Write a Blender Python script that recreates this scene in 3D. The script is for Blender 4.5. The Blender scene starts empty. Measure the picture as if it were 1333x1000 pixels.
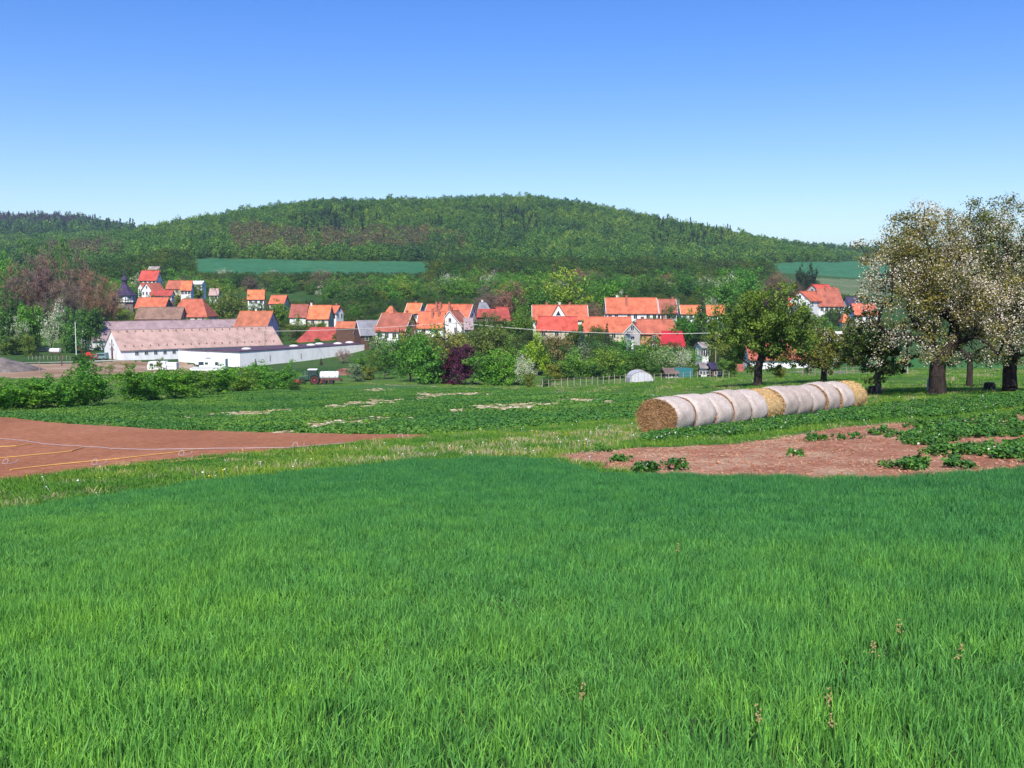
import bpy, math, random
import numpy as np
from mathutils import Vector, Matrix
R = math.radians
SC = bpy.context.scene
COL = SC.collection
rs = np.random.RandomState(11)
random.seed(11)

# ------------------------------------------------------------------ camera
F = 1333.0                      # focal length in photograph pixels
PITCH = math.atan(120 / F)      # eye level lies at row 380 of the photograph
EYE = 1.6
cam = bpy.data.cameras.new('camera')
cam.lens = 36.0; cam.sensor_width = 36.0
cam.clip_start = 0.1; cam.clip_end = 20000
co = bpy.data.objects.new('camera', cam); COL.objects.link(co)
co.location = (0, 0, EYE); co.rotation_euler = (math.pi / 2 - PITCH, 0, 0)
SC.camera = co

# ------------------------------------------------------------------ sky and sun
SUN_EL, SUN_AZ = 46.0, 7.0      # sun is high, behind the camera and slightly to the left
w = bpy.data.worlds.new('World'); SC.world = w; w.use_nodes = True
nt = w.node_tree; nt.nodes.clear()
out = nt.nodes.new('ShaderNodeOutputWorld'); bg = nt.nodes.new('ShaderNodeBackground')
sky = nt.nodes.new('ShaderNodeTexSky'); sky.sky_type = 'NISHITA'; sky.sun_disc = False
sky.sun_elevation = R(SUN_EL); sky.sun_rotation = R(180 + SUN_AZ)
sky.altitude = 0; sky.air_density = 1.0; sky.dust_density = 0.3; sky.ozone_density = 3.0
bg.inputs['Strength'].default_value = 0.128
hs = nt.nodes.new('ShaderNodeHueSaturation'); hs.inputs['Hue'].default_value = 0.52; hs.inputs['Saturation'].default_value = 1.42   # the camera's vivid blue
nt.links.new(sky.outputs[0], hs.inputs['Color']); nt.links.new(hs.outputs[0], bg.inputs[0]); nt.links.new(bg.outputs[0], out.inputs[0])
sl = bpy.data.lights.new('sun', 'SUN'); sl.energy = 5.0; sl.angle = R(0.53); sl.color = (1.0, 0.955, 0.88)
so = bpy.data.objects.new('sun', sl); COL.objects.link(so)
sd = Vector((-math.sin(R(SUN_AZ)) * math.cos(R(SUN_EL)), -math.cos(R(SUN_AZ)) * math.cos(R(SUN_EL)), math.sin(R(SUN_EL))))
so.rotation_euler = sd.to_track_quat('Z', 'Y').to_euler(); so.location = (0, 0, 60)
SC.view_settings.view_transform = 'Standard'; SC.view_settings.look = 'None'
SC.view_settings.exposure = 0.42; SC.view_settings.gamma = 1.0
SC.cycles.max_bounces = 6; SC.cycles.transparent_max_bounces = 4
SC.cycles.diffuse_bounces = 3; SC.cycles.volume_bounces = 0

# ------------------------------------------------------------------ object helpers
def tag(o, label=None, cat=None, group=None, kind=None):
    if label: o['label'] = label
    if cat: o['category'] = cat
    if group: o['group'] = group
    if kind: o['kind'] = kind
    return o
def link(name, me, parent=None, loc=None):
    o = bpy.data.objects.new(name, me); COL.objects.link(o)
    if parent: o.parent = parent
    if loc is not None: o.location = loc
    return o
def empty(name, loc, rz=0):
    o = bpy.data.objects.new(name, None); COL.objects.link(o); o.location = loc; o.rotation_euler = (0, 0, rz)
    o.empty_display_size = 0.3
    return o
def npmesh(name, V, Fc, mats=(), midx=None, attrs=None, smooth=False):
    """V (n,3); Fc: (m,k) array or list of arrays with different k"""
    me = bpy.data.meshes.new(name)
    V = np.asarray(V, dtype=np.float32)
    if isinstance(Fc, np.ndarray): Fc = [Fc]
    Fc = [np.asarray(f, dtype=np.int32) for f in Fc if len(f)]
    tot = np.concatenate([np.full(len(f), f.shape[1], dtype=np.int32) for f in Fc])
    idx = np.concatenate([f.ravel() for f in Fc])
    me.vertices.add(len(V)); me.vertices.foreach_set('co', V.ravel())
    me.loops.add(len(idx)); me.loops.foreach_set('vertex_index', idx)
    me.polygons.add(len(tot))
    st = np.concatenate([[0], np.cumsum(tot)[:-1]]).astype(np.int32)
    me.polygons.foreach_set('loop_start', st); me.polygons.foreach_set('loop_total', tot)
    for m in mats: me.materials.append(m)
    if midx is not None: me.polygons.foreach_set('material_index', np.asarray(midx, dtype=np.int32))
    if smooth: me.polygons.foreach_set('use_smooth', np.ones(len(tot), dtype=bool))
    for k, v in (attrs or {}).items():
        v = np.asarray(v, dtype=np.float32)
        a = me.attributes.new(k, 'FLOAT', 'POINT'); a.data.foreach_set('value', v)
    me.update(calc_edges=True); me.validate()
    return me
class MB:
    """collects simple solids into one mesh"""
    def __init__(s): s.v = []; s.f = []; s.m = []; s.cur = 0
    def add(s, vs, fs):
        b = len(s.v); s.v += [tuple(v) for v in vs]; s.f += [tuple(i + b for i in f) for f in fs]; s.m += [s.cur] * len(fs)
        return s
    def box(s, x0, x1, y0, y1, z0, z1):
        return s.add([(x0,y0,z0),(x1,y0,z0),(x1,y1,z0),(x0,y1,z0),(x0,y0,z1),(x1,y0,z1),(x1,y1,z1),(x0,y1,z1)],
                     [(0,3,2,1),(4,5,6,7),(0,1,5,4),(1,2,6,5),(2,3,7,6),(3,0,4,7)])
    def prism(s, poly, axis, a0, a1):
        """poly: list of 2-D points; extruded along axis ('x','y','z')"""
        n = len(poly)
        def mk(p, a):
            return (a, p[0], p[1]) if axis == 'x' else (p[0], a, p[1]) if axis == 'y' else (p[0], p[1], a)
        vs = [mk(p, a0) for p in poly] + [mk(p, a1) for p in poly]
        fs = [tuple(range(n - 1, -1, -1)), tuple(range(n, 2 * n))] + [(i, (i + 1) % n, (i + 1) % n + n, i + n) for i in range(n)]
        return s.add(vs, fs)
    def cyl(s, p0, p1, r0, r1=None, n=10, caps=True):
        r1 = r0 if r1 is None else r1
        p0, p1 = Vector(p0), Vector(p1); d = (p1 - p0)
        q = d.to_track_quat('Z', 'Y'); vs = []
        for p, r in ((p0, r0), (p1, r1)):
            for i in range(n):
                a = 2 * math.pi * i / n
                vs.append(p + q @ Vector((r * math.cos(a), r * math.sin(a), 0)))
        fs = [(i, (i + 1) % n, (i + 1) % n + n, i + n) for i in range(n)]
        if caps: fs += [tuple(range(n - 1, -1, -1)), tuple(range(n, 2 * n))]
        return s.add(vs, fs)
    def lathe(s, prof, axis_o, axis_d, n=16):
        """prof: (distance along axis, radius)"""
        o = Vector(axis_o); q = Vector(axis_d).to_track_quat('Z', 'Y'); vs = []; fs = []
        for t, r in prof:
            for i in range(n):
                a = 2 * math.pi * i / n
                vs.append(o + q @ Vector((r * math.cos(a), r * math.sin(a), t)))
        for j in range(len(prof) - 1):
            for i in range(n):
                fs.append((j*n+i, j*n+(i+1)%n, (j+1)*n+(i+1)%n, (j+1)*n+i))
        fs.append(tuple(range(n - 1, -1, -1))); fs.append(tuple((len(prof)-1)*n + i for i in range(n)))
        return s.add(vs, fs)
    def tube(s, pts, r, n=5):
        for a, b in zip(pts[:-1], pts[1:]): s.cyl(a, b, r, n=n)
        return s
    def mesh(s, name, mats, smooth=False):
        me = bpy.data.meshes.new(name); me.from_pydata(s.v, [], s.f)
        for m in (mats if isinstance(mats, (list, tuple)) else [mats]): me.materials.append(m)
        me.polygons.foreach_set('material_index', s.m)
        if smooth: me.polygons.foreach_set('use_smooth', [True] * len(s.f))
        me.update(); return me
    def build(s, name, mats, parent=None, loc=None, smooth=False, bevel=0):
        o = link(name, s.mesh(name, mats, smooth), parent, loc)
        if bevel:
            b = o.modifiers.new('bevel', 'BEVEL'); b.width = bevel; b.segments = 2; b.limit_method = 'ANGLE'
        return o
def copy_tree(o, parent=None):
    kids = list(o.children)
    c = o.copy(); COL.objects.link(c)
    if parent: c.parent = parent
    for ch in kids: copy_tree(ch, c)
    return c

# ------------------------------------------------------------------ geometry of the view
CP, SP = math.cos(PITCH), math.sin(PITCH)
def ray(px, py):
    u = (px - 666.5) / F; v = (500 - py) / F
    y = v * SP + CP; z = v * CP - SP
    return u / y, z / y
def P(px, py, D):
    a, b = ray(px, py); return Vector((a * D, D, EYE + b * D))
def zof(py, D): return EYE + ray(666.5, py)[1] * D
def xof(px, D, py=440): return ray(px, py)[0] * D

# ------------------------------------------------------------------ terrain height
def col(s, near, pts):
    d = [(0.5, -0.5 * s)] + [(q, -q * s) for q in near]     # height relative to the ground at the camera
    return d + [(D, zof(py, D)) for D, py in pts]
NEAR = (4, 8, 14, 20)
TAB = {
 -900: col(.135, NEAR, [(30,612),(60,560),(95,535),(150,505),(262,468),(330,440),(500,400),(700,360),(1000,330),(1700,300),(2100,290),(2500,300),(3500,340),(9000,372)]),
 0: col(.118, NEAR, [(30,601),(40,576),(50,557),(60,545),(80,536),(95,530),(120,512),(150,498),(200,479),(262,466),(300,452),(330,440),(400,420),(500,402),(600,380),(700,360),(800,345),(1000,330),(1300,318),(1700,305),(2100,292),(2500,300),(3500,340),(9000,372)]),
 120: col(.113, NEAR, [(30,596),(40,571),(50,557),(60,549),(80,537),(95,528),(120,516),(150,498),(200,479),(262,468),(300,456),(330,436),(400,408),(500,390),(600,365),(700,350),(800,340),(1000,325),(1300,312),(1700,303),(2100,294),(2500,302),(3500,342),(9000,372)]),
 250: col(.107, NEAR, [(30,590),(40,571),(50,560),(60,553),(100,531),(130,517),(180,497),(200,487),(245,482),(262,472),(300,458),(350,432),(400,402),(500,377),(600,352),(700,338),(850,322),(1100,297),(1250,305),(1700,320),(3500,362),(9000,374)]),
 450: col(.100, NEAR, [(26,596),(36,570),(50,553),(60,545),(100,525),(135,512),(185,501),(230,487),(270,470),(300,450),(350,422),(400,405),(500,382),(600,358),(700,341),(850,315),(1150,271),(1280,278),(1700,312),(3500,362),(9000,374)]),
 666: col(.095, NEAR, [(34,567),(60,540),(100,520),(135,510),(180,500),(200,492),(230,470),(260,445),(300,428),(350,410),(400,398),(500,380),(620,357),(750,340),(900,312),(1200,268),(1330,275),(1700,305),(3500,362),(9000,374)]),
 900: col(.088, NEAR, [(33,563),(45,541),(60,527),(90,508),(135,497),(180,488),(220,475),(260,450),(300,430),(350,410),(400,398),(500,382),(620,362),(750,348),(900,330),(1150,302),(1280,308),(1700,320),(3500,364),(9000,374)]),
 1111: col(.080, NEAR, [(30,554),(43,531),(52,516),(60,509),(80,499),(120,488),(180,482),(250,456),(300,428),(330,412),(400,398),(500,386),(650,372),(800,357),(900,346),(1000,343),(1300,340),(1600,335),(1900,340),(3500,366),(9000,374)]),
 1333: col(.073, NEAR, [(36,531),(52,512),(60,507),(80,497),(120,488),(200,470),(300,445),(400,420),(600,390),(800,365),(1000,350),(1300,342),(1600,336),(1900,340),(3500,366),(9000,374)]),
 2200: col(.060, NEAR, [(36,514),(60,492),(120,478),(200,465),(300,445),(400,420),(600,390),(800,365),(1000,350),(1300,342),(1600,336),(1900,340),(3500,366),(9000,374)]),
}
LD = np.linspace(math.log(0.5), math.log(9000), 500)
def pchip(x, y, xs):
    x = np.array(x); y = np.array(y); h = np.diff(x); d = np.diff(y) / h
    m = np.zeros_like(y)
    for i in range(1, len(x) - 1):
        if d[i-1] * d[i] > 0:
            w1 = 2*h[i] + h[i-1]; w2 = h[i] + 2*h[i-1]; m[i] = (w1 + w2) / (w1/d[i-1] + w2/d[i])
    m[0] = d[0]; m[-1] = d[-1]
    k = np.clip(np.searchsorted(x, xs) - 1, 0, len(x) - 2); t = (xs - x[k]) / h[k]
    return ((2*t**3-3*t**2+1)*y[k] + (t**3-2*t**2+t)*h[k]*m[k] + (-2*t**3+3*t**2)*y[k+1] + (t**3-t**2)*h[k]*m[k+1])
ANG = np.radians(np.linspace(-62, 62, 249)); NA = len(ANG)
pxs = sorted(TAB); tanc = np.array([math.atan((p - 666.5) / F / CP) for p in pxs])
cols_ = []
for p, a in zip(pxs, tanc):
    c = TAB[p]; ca = math.cos(a)
    lr = [math.log(D / ca) for D, _ in c]
    cols_.append(pchip(lr, [z for _, z in c], np.clip(LD, lr[0], lr[-1])))
cols_ = np.array(cols_)
tab = np.empty((NA, len(LD)))
for j in range(len(LD)): tab[:, j] = pchip(tanc, cols_[:, j], np.clip(ANG, tanc[0], tanc[-1]))
ker = np.hanning(13); ker /= ker.sum()
tab = np.apply_along_axis(lambda v: np.convolve(np.pad(v, 6, 'edge'), ker, 'valid'), 0, tab)
def T(x, y):
    x = np.asarray(x, dtype=float); y = np.asarray(y, dtype=float)
    r = np.maximum(np.hypot(x, y), 0.5); a = np.arctan2(x, y)
    lr = np.clip(np.log(r), LD[0], LD[-1] - 1e-6)
    fj = (lr - LD[0]) / (LD[1] - LD[0]); j = np.clip(fj.astype(int), 0, len(LD) - 2); tj = fj - j
    ac = np.clip(a, ANG[0], ANG[-1]); fi = (ac - ANG[0]) / (ANG[1] - ANG[0]); i = np.clip(fi.astype(int), 0, NA - 2); ti = fi - i
    z = (tab[i, j]*(1-ti) + tab[i+1, j]*ti)*(1-tj) + (tab[i, j+1]*(1-ti) + tab[i+1, j+1]*ti)*tj
    back = 0.07 * np.minimum(r, 300) + 0.02 * np.maximum(r - 300, 0) * (r < 9e9)
    aa = np.abs(a); s = np.clip((aa - R(62)) / R(88), 0, 1); s = s*s*(3-2*s)
    z = z*(1-s) + back*s
    amp = np.clip(r / 60, 0, 1)
    z = z + amp * 0.12 * np.sin(x*0.11 + 1.3) * np.sin(y*0.09 + 0.4) + np.clip((r-300)/600, 0, 1) * 2.2*np.sin(x*0.021+1)*np.sin(y*0.017)
    return z
def Tz(x, y): return float(T(x, y))
def G(px, D):
    x = xof(px, D); return Vector((x, D, Tz(x, D)))
def GP(px, py, up=0.0, dmin=2.0, dmax=3000.0):
    """first point where the line of sight through a pixel comes within `up` of the ground"""
    a, b = ray(px, py)
    Ds = np.exp(np.linspace(math.log(dmin), math.log(dmax), 4000))
    h = EYE + b * Ds - T(a * Ds, Ds) - up
    k = np.argmax(h < 0)
    if h[k] >= 0: k = len(Ds) - 1
    if k > 0 and h[k] < 0 <= h[k-1]:
        t = h[k-1] / (h[k-1] - h[k]); D = Ds[k-1] + t * (Ds[k] - Ds[k-1])
    else: D = Ds[k]
    return Vector((a * D, D, Tz(a * D, D)))
def project(x, y, z):
    z = z - EYE; dy = y * CP - z * SP; dz = y * SP + z * CP
    dy = np.maximum(dy, 1e-6)
    return 666.5 + F * x / dy, 500 - F * dz / dy
def inpoly(x, y, poly):
    x = np.asarray(x); y = np.asarray(y); c = np.zeros(x.shape, bool); n = len(poly)
    for i in range(n):
        x0, y0 = poly[i]; x1, y1 = poly[(i + 1) % n]
        if y0 == y1: continue
        k = ((y0 > y) != (y1 > y)) & (x < (x1 - x0) * (y - y0) / (y1 - y0) + x0)
        c ^= k
    return c
def vnoise(x, y, s, seed=0):
    """smooth value noise in world metres, -1..1"""
    g = np.random.RandomState(seed).uniform(-1, 1, (64, 64))
    u = x / s; v = y / s; i = np.floor(u).astype(int); j = np.floor(v).astype(int); a = u - i; b = v - j
    a = a*a*(3-2*a); b = b*b*(3-2*b)
    return (g[i%64, j%64]*(1-a)+g[(i+1)%64, j%64]*a)*(1-b) + (g[i%64, (j+1)%64]*(1-a)+g[(i+1)%64, (j+1)%64]*a)*b

# ------------------------------------------------------------------ materials
def newmat(name):
    m = bpy.data.materials.new(name); m.use_nodes = True; m.node_tree.nodes.clear(); return m
class N:
    def __init__(s, m): s.t = m.node_tree
    def n(s, typ, **kw):
        o = s.t.nodes.new(typ)
        for k, v in kw.items():
            if k in ('inp',): continue
            setattr(o, k, v)
        return o
    def l(s, a, b): s.t.links.new(a, b)
def ramp(n, stops):
    r = n.n('ShaderNodeValToRGB'); e = r.color_ramp.elements
    e[0].position, e[0].color = stops[0][0], (*stops[0][1], 1)
    e[1].position, e[1].color = stops[-1][0], (*stops[-1][1], 1)
    for p, c in stops[1:-1]:
        q = e.new(p); q.color = (*c, 1)
    return r
def noise(n, scale, detail=4, rough=.55, coords=None, stretch=None):
    x = n.n('ShaderNodeTexNoise'); x.inputs['Scale'].default_value = scale
    x.inputs['Detail'].default_value = detail; x.inputs['Roughness'].default_value = rough
    if coords is not None:
        if stretch:
            mp = n.n('ShaderNodeMapping'); mp.inputs['Scale'].default_value = stretch[:3]
            if len(stretch) > 3: mp.inputs['Rotation'].default_value = (0, 0, stretch[3])
            n.l(coords, mp.inputs['Vector']); coords = mp.outputs[0]
        n.l(coords, x.inputs['Vector'])
    return x
def mixc(n, fac, a, b, mode='MIX'):
    x = n.n('ShaderNodeMix'); x.data_type = 'RGBA'; x.blend_type = mode
    if isinstance(fac, (int, float)): x.inputs[0].default_value = fac
    else: n.l(fac, x.inputs[0])
    for i, c in ((6, a), (7, b)):
        if isinstance(c, tuple): x.inputs[i].default_value = (*c, 1) if len(c) == 3 else c
        else: n.l(c, x.inputs[i])
    return x.outputs[2]
def ground_mat(name, cols, s1=0.4, s2=6.0, bump=.03, extra=None, bscale=12, stretch=None):
    """cols: three colours mixed by two noises"""
    m = newmat(name); n = N(m); g = n.n('ShaderNodeNewGeometry').outputs['Position']
    a = noise(n, s1, 5, .6, g, stretch); b = noise(n, s2, 6, .7, g)
    r = ramp(n, [(.35, cols[0]), (.5, cols[1]), (.65, cols[2])]); n.l(a.outputs[0], r.inputs[0])
    r2 = ramp(n, [(.3, (.45, .45, .45)), (.7, (1.35, 1.35, 1.35))]); n.l(b.outputs[0], r2.inputs[0])
    c = mixc(n, .8, r.outputs[0], r2.outputs[0], 'MULTIPLY')
    if extra: c = extra(n, g, c)
    p = n.n('ShaderNodeBsdfPrincipled'); p.inputs['Roughness'].default_value = .95; p.inputs['Specular IOR Level'].default_value = .1
    n.l(c, p.inputs['Base Color'])
    nb = noise(n, bscale, 6, .7, g); bp = n.n('ShaderNodeBump'); bp.inputs['Strength'].default_value = .8; bp.inputs['Distance'].default_value = bump
    n.l(nb.outputs[0], bp.inputs['Height']); n.l(bp.outputs[0], p.inputs['Normal'])
    o = n.n('ShaderNodeOutputMaterial'); n.l(p.outputs[0], o.inputs[0]); return m
def solid(name, c, rough=.6, var=.12, scale=3.0, metal=0, bump=0, spec=.3, coat=0):
    m = newmat(name); n = N(m); tc = n.n('ShaderNodeTexCoord').outputs['Object']
    a = noise(n, scale, 5, .6, tc)
    r = ramp(n, [(.3, tuple(x*(1-var) for x in c)), (.7, tuple(min(1, x*(1+var)) for x in c))]); n.l(a.outputs[0], r.inputs[0])
    p = n.n('ShaderNodeBsdfPrincipled'); p.inputs['Roughness'].default_value = rough; p.inputs['Metallic'].default_value = metal
    p.inputs['Specular IOR Level'].default_value = spec; n.l(r.outputs[0], p.inputs['Base Color'])
    if bump:
        nb = noise(n, scale*6, 4, .6, tc); bp = n.n('ShaderNodeBump'); bp.inputs['Strength'].default_value = .6; bp.inputs['Distance'].default_value = bump
        n.l(nb.outputs[0], bp.inputs['Height']); n.l(bp.outputs[0], p.inputs['Normal'])
    o = n.n('ShaderNodeOutputMaterial'); n.l(p.outputs[0], o.inputs[0]); return m
def leaf_mat(name, c=None, flower=(.75, .72, .68), trans=.3, patch=None, var=.55):
    """foliage: colour from the object colour (c None) or fixed, varied per leaf, per clump and per plant"""
    m = newmat(name); n = N(m)
    oi = n.n('ShaderNodeObjectInfo')
    at = n.n('ShaderNodeAttribute'); at.attribute_name = 'tint'
    ac = n.n('ShaderNodeAttribute'); ac.attribute_name = 'clump'
    af = n.n('ShaderNodeAttribute'); af.attribute_name = 'flower'
    if c is None: base = oi.outputs['Color']
    else:
        rgb = n.n('ShaderNodeRGB'); rgb.outputs[0].default_value = (*c, 1); base = rgb.outputs[0]
    r1 = ramp(n, [(0, (1-var, 1-var*.9, 1-var*.9)), (.5, (1, 1, 1)), (1, (1+var*1.1, 1+var*.75, 1+var*.3))])
    n.l(at.outputs['Fac'], r1.inputs[0])
    b = mixc(n, 1.0, base, r1.outputs[0], 'MULTIPLY')
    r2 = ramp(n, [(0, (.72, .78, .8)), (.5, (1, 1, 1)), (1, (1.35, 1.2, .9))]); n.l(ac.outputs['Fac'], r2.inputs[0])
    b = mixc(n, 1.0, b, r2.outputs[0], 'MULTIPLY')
    r3 = ramp(n, [(0, (.78, .86, .9)), (.5, (1, 1, 1)), (1, (1.28, 1.14, .9))]); n.l(oi.outputs['Random'], r3.inputs[0])
    b = mixc(n, 1.0, b, r3.outputs[0], 'MULTIPLY')
    if patch: b = patch(n, b)
    b = mixc(n, af.outputs['Fac'], b, flower)
    p = n.n('ShaderNodeBsdfPrincipled'); p.inputs['Roughness'].default_value = .55; p.inputs['Specular IOR Level'].default_value = .25
    n.l(b, p.inputs['Base Color'])
    t = n.n('ShaderNodeBsdfTranslucent')
    tb = mixc(n, 1.0, b, (1.25, 1.35, .6), 'MULTIPLY'); n.l(tb, t.inputs[0])
    mx = n.n('ShaderNodeMixShader'); mx.inputs[0].default_value = trans
    n.l(p.outputs[0], mx.inputs[1]); n.l(t.outputs[0], mx.inputs[2])
    o = n.n('ShaderNodeOutputMaterial'); n.l(mx.outputs[0], o.inputs[0]); return m
def tile_mat(name, c, dark=.55, rows=3.2, var=.42):
    m = newmat(name); n = N(m); tc = n.n('ShaderNodeTexCoord').outputs['Object']
    a = noise(n, .55, 5, .65, tc); b = noise(n, 9, 3, .7, tc)
    r = ramp(n, [(.3, tuple(x*(1-var) for x in c)), (.5, c), (.7, tuple(min(1, x*(1+var*.7)) for x in c))]); n.l(a.outputs[0], r.inputs[0])
    oi = n.n('ShaderNodeObjectInfo'); ro_ = ramp(n, [(0, (.66, .80, .95)), (.3, (.82, .9, 1)), (.6, (1, 1, 1)), (1, (1.14, 1.12, 1.0))]); n.l(oi.outputs['Random'], ro_.inputs[0])
    r2 = ramp(n, [(.35, (.75, .72, .72)), (.65, (1.2, 1.2, 1.2))]); n.l(b.outputs[0], r2.inputs[0])
    cc = mixc(n, .8, mixc(n, 1, r.outputs[0], ro_.outputs[0], 'MULTIPLY'), r2.outputs[0], 'MULTIPLY')
    wv = n.n('ShaderNodeTexWave'); wv.wave_type = 'BANDS'; wv.bands_direction = 'X'; wv.inputs['Scale'].default_value = rows / 2
    wv.inputs['Distortion'].default_value = .3; n.l(tc, wv.inputs['Vector'])
    wz = n.n('ShaderNodeTexWave'); wz.wave_type = 'BANDS'; wz.bands_direction = 'Z'; wz.wave_profile = 'SAW'; wz.inputs['Scale'].default_value = rows / 2.4
    n.l(tc, wz.inputs['Vector'])
    ad = n.n('ShaderNodeMath'); ad.operation = 'ADD'; n.l(wv.outputs['Fac'], ad.inputs[0]); n.l(wz.outputs['Fac'], ad.inputs[1])
    bp = n.n('ShaderNodeBump'); bp.inputs['Strength'].default_value = .5; bp.inputs['Distance'].default_value = .05; n.l(ad.outputs[0], bp.inputs['Height'])
    p = n.n('ShaderNodeBsdfPrincipled'); p.inputs['Roughness'].default_value = .75; p.inputs['Specular IOR Level'].default_value = .2
    n.l(cc, p.inputs['Base Color']); n.l(bp.outputs[0], p.inputs['Normal'])
    o = n.n('ShaderNodeOutputMaterial'); n.l(p.outputs[0], o.inputs[0]); return m
def plaster_mat(name, c):
    m = newmat(name); n = N(m); tc = n.n('ShaderNodeTexCoord').outputs['Object']
    a = noise(n, .5, 6, .6, tc, (1, 1, .35)); b = noise(n, 7, 4, .6, tc)
    r = ramp(n, [(.3, tuple(x*.82 for x in c)), (.55, c)]); n.l(a.outputs[0], r.inputs[0])
    r2 = ramp(n, [(.3, (.9, .9, .9)), (.6, (1.03, 1.03, 1.03))]); n.l(b.outputs[0], r2.inputs[0])
    cc = mixc(n, 1, r.outputs[0], r2.outputs[0], 'MULTIPLY')
    p = n.n('ShaderNodeBsdfPrincipled'); p.inputs['Roughness'].default_value = .9; p.inputs['Specular IOR Level'].default_value = .15
    n.l(cc, p.inputs['Base Color']); o = n.n('ShaderNodeOutputMaterial'); n.l(p.outputs[0], o.inputs[0]); return m

M = {}
M['terrain_far'] = ground_mat('hill_ground', [(.03, .08, .018), (.045, .10, .022), (.06, .115, .03)], .03, .8, .1)
M['meadow'] = ground_mat('meadow_ground', [(.06, .145, .025), (.085, .17, .03), (.14, .19, .055)], .12, 2.5, .12)
M['verge'] = ground_mat('verge_ground', [(.07, .16, .03), (.11, .18, .045), (.19, .20, .09)], .5, 6, .05, stretch=(1, .35, 1, .1))
M['wheat_soil'] = ground_mat('wheat_soil', [(.03, .05, .02), (.04, .06, .025), (.06, .07, .03)], 1, 8, .03)
def clods(n, g, c):
    v = n.n('ShaderNodeTexVoronoi'); v.inputs['Scale'].default_value = 7; n.l(g, v.inputs['Vector'])
    r = ramp(n, [(.1, (1.25, 1.25, 1.25)), (.5, (.8, .8, .8))]); n.l(v.outputs['Distance'], r.inputs[0])
    return mixc(n, .6, c, r.outputs[0], 'MULTIPLY')
M['red_soil'] = ground_mat('red_soil', [(.36, .142, .07), (.41, .168, .086), (.45, .195, .105)], .15, 3.5, .04, clods, 9, (1, .25, 1, -.15))
M['bare_soil'] = ground_mat('bare_soil', [(.38, .16, .09), (.47, .22, .13), (.56, .35, .22)], .9, 9, .09, clods, 7, (1, .4, 1, .05))
M['crop_ground'] = ground_mat('crop_ground', [(.045, .13, .03), (.065, .16, .035), (.09, .18, .045)], .12, 4, .06, None, 8, (.4, 1, 1, .12))
M['patch'] = ground_mat('dry_patch', [(.16, .15, .06), (.33, .25, .13), (.50, .41, .26)], 1.2, 8, .05)
M['emerald'] = ground_mat('emerald_field', [(.035, .14, .06), (.042, .155, .068), (.055, .17, .075)], .012, .2, .02)
M['pale_field'] = ground_mat('pale_field', [(.10, .15, .06), (.13, .17, .075), (.17, .2, .1)], .02, .3, .02)
M['yard'] = ground_mat('yard_dirt', [(.26, .16, .10), (.34, .22, .14), (.44, .32, .22)], .08, 2, .03)
M['field2'] = ground_mat('grass_field', [(.035, .13, .03), (.05, .16, .035), (.08, .19, .05)], .05, 1.5, .03)

# ------------------------------------------------------------------ zones (outlines on the ground, traced once through the view)
def W(pts, up=0.0, dmax=3000): return [tuple(GP(a, b, up, dmax=dmax)[:2]) for a, b in pts]
edge = [(-900, 790), (-500, 720), (-200, 680), (0, 652), (70, 643), (130, 634), (220, 622), (300, 614), (380, 605), (450, 599), (530, 592), (600, 589), (680, 588), (720, 590), (745, 598), (790, 606), (850, 605), (950, 606), (1050, 609), (1150, 608), (1240, 602), (1333, 598), (1500, 590), (1800, 580), (2300, 570)]
we = W(edge, .2)
Z_WHEAT = [(-80, we[0][1]), ] + we + [(80, we[-1][1]), (80, -60), (-80, -60)]
Z_RED = W([(-700, 520), (-300, 533), (0, 543), (30, 545), (70, 550), (130, 554), (200, 558), (260, 560), (400, 564), (560, 566), (548, 571), (500, 574), (440, 579), (400, 583), (300, 592), (200, 602), (100, 614), (0, 627), (-300, 655), (-700, 700)])
Z_CROP = W([(-20, 541), (40, 536), (130, 528), (200, 521), (300, 512), (380, 507), (430, 503), (520, 501), (640, 507), (740, 512), (860, 518), (960, 520), (960, 528), (870, 540), (830, 545), (760, 551), (700, 556), (640, 561), (590, 565), (560, 566), (400, 564), (260, 560), (130, 554), (60, 548), (0, 543)])
Z_SOIL = [tuple(v) for v in W([(715, 594), (745, 590), (800, 586), (850, 583), (900, 580), (960, 577), (1010, 571), (1060, 562), (1100, 556), (1150, 552), (1200, 549), (1260, 546), (1333, 538), (1700, 525), (2200, 515)])] + we[::-1][:9]
Z_EMER = W([(255, 337), (300, 337), (420, 340), (540, 341), (585, 347), (575, 356), (560, 358), (560, 362), (480, 364), (300, 358), (258, 354)])
Z_RFLD = W([(1000, 344), (1060, 341), (1130, 341), (1400, 340), (1700, 340), (1700, 352), (1400, 352), (1130, 362), (1060, 358), (1000, 354)])
Z_PALE = W([(1060, 362), (1140, 364), (1700, 356), (1700, 380), (1140, 384), (1085, 384)])
Z_YARD = W([(-400, 474), (0, 474), (60, 474), (150, 470), (240, 472), (300, 484), (230, 488), (130, 487), (100, 490), (60, 492), (0, 492), (-400, 494)])
Z_F2 = W([(1030, 474), (1100, 466), (1400, 464), (1700, 464), (1700, 484), (1333, 480), (1200, 479), (1050, 482)])
Z_LEFTMEADOW = W([(-200, 405), (90, 412), (105, 440), (60, 452), (-200, 455)])
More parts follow.
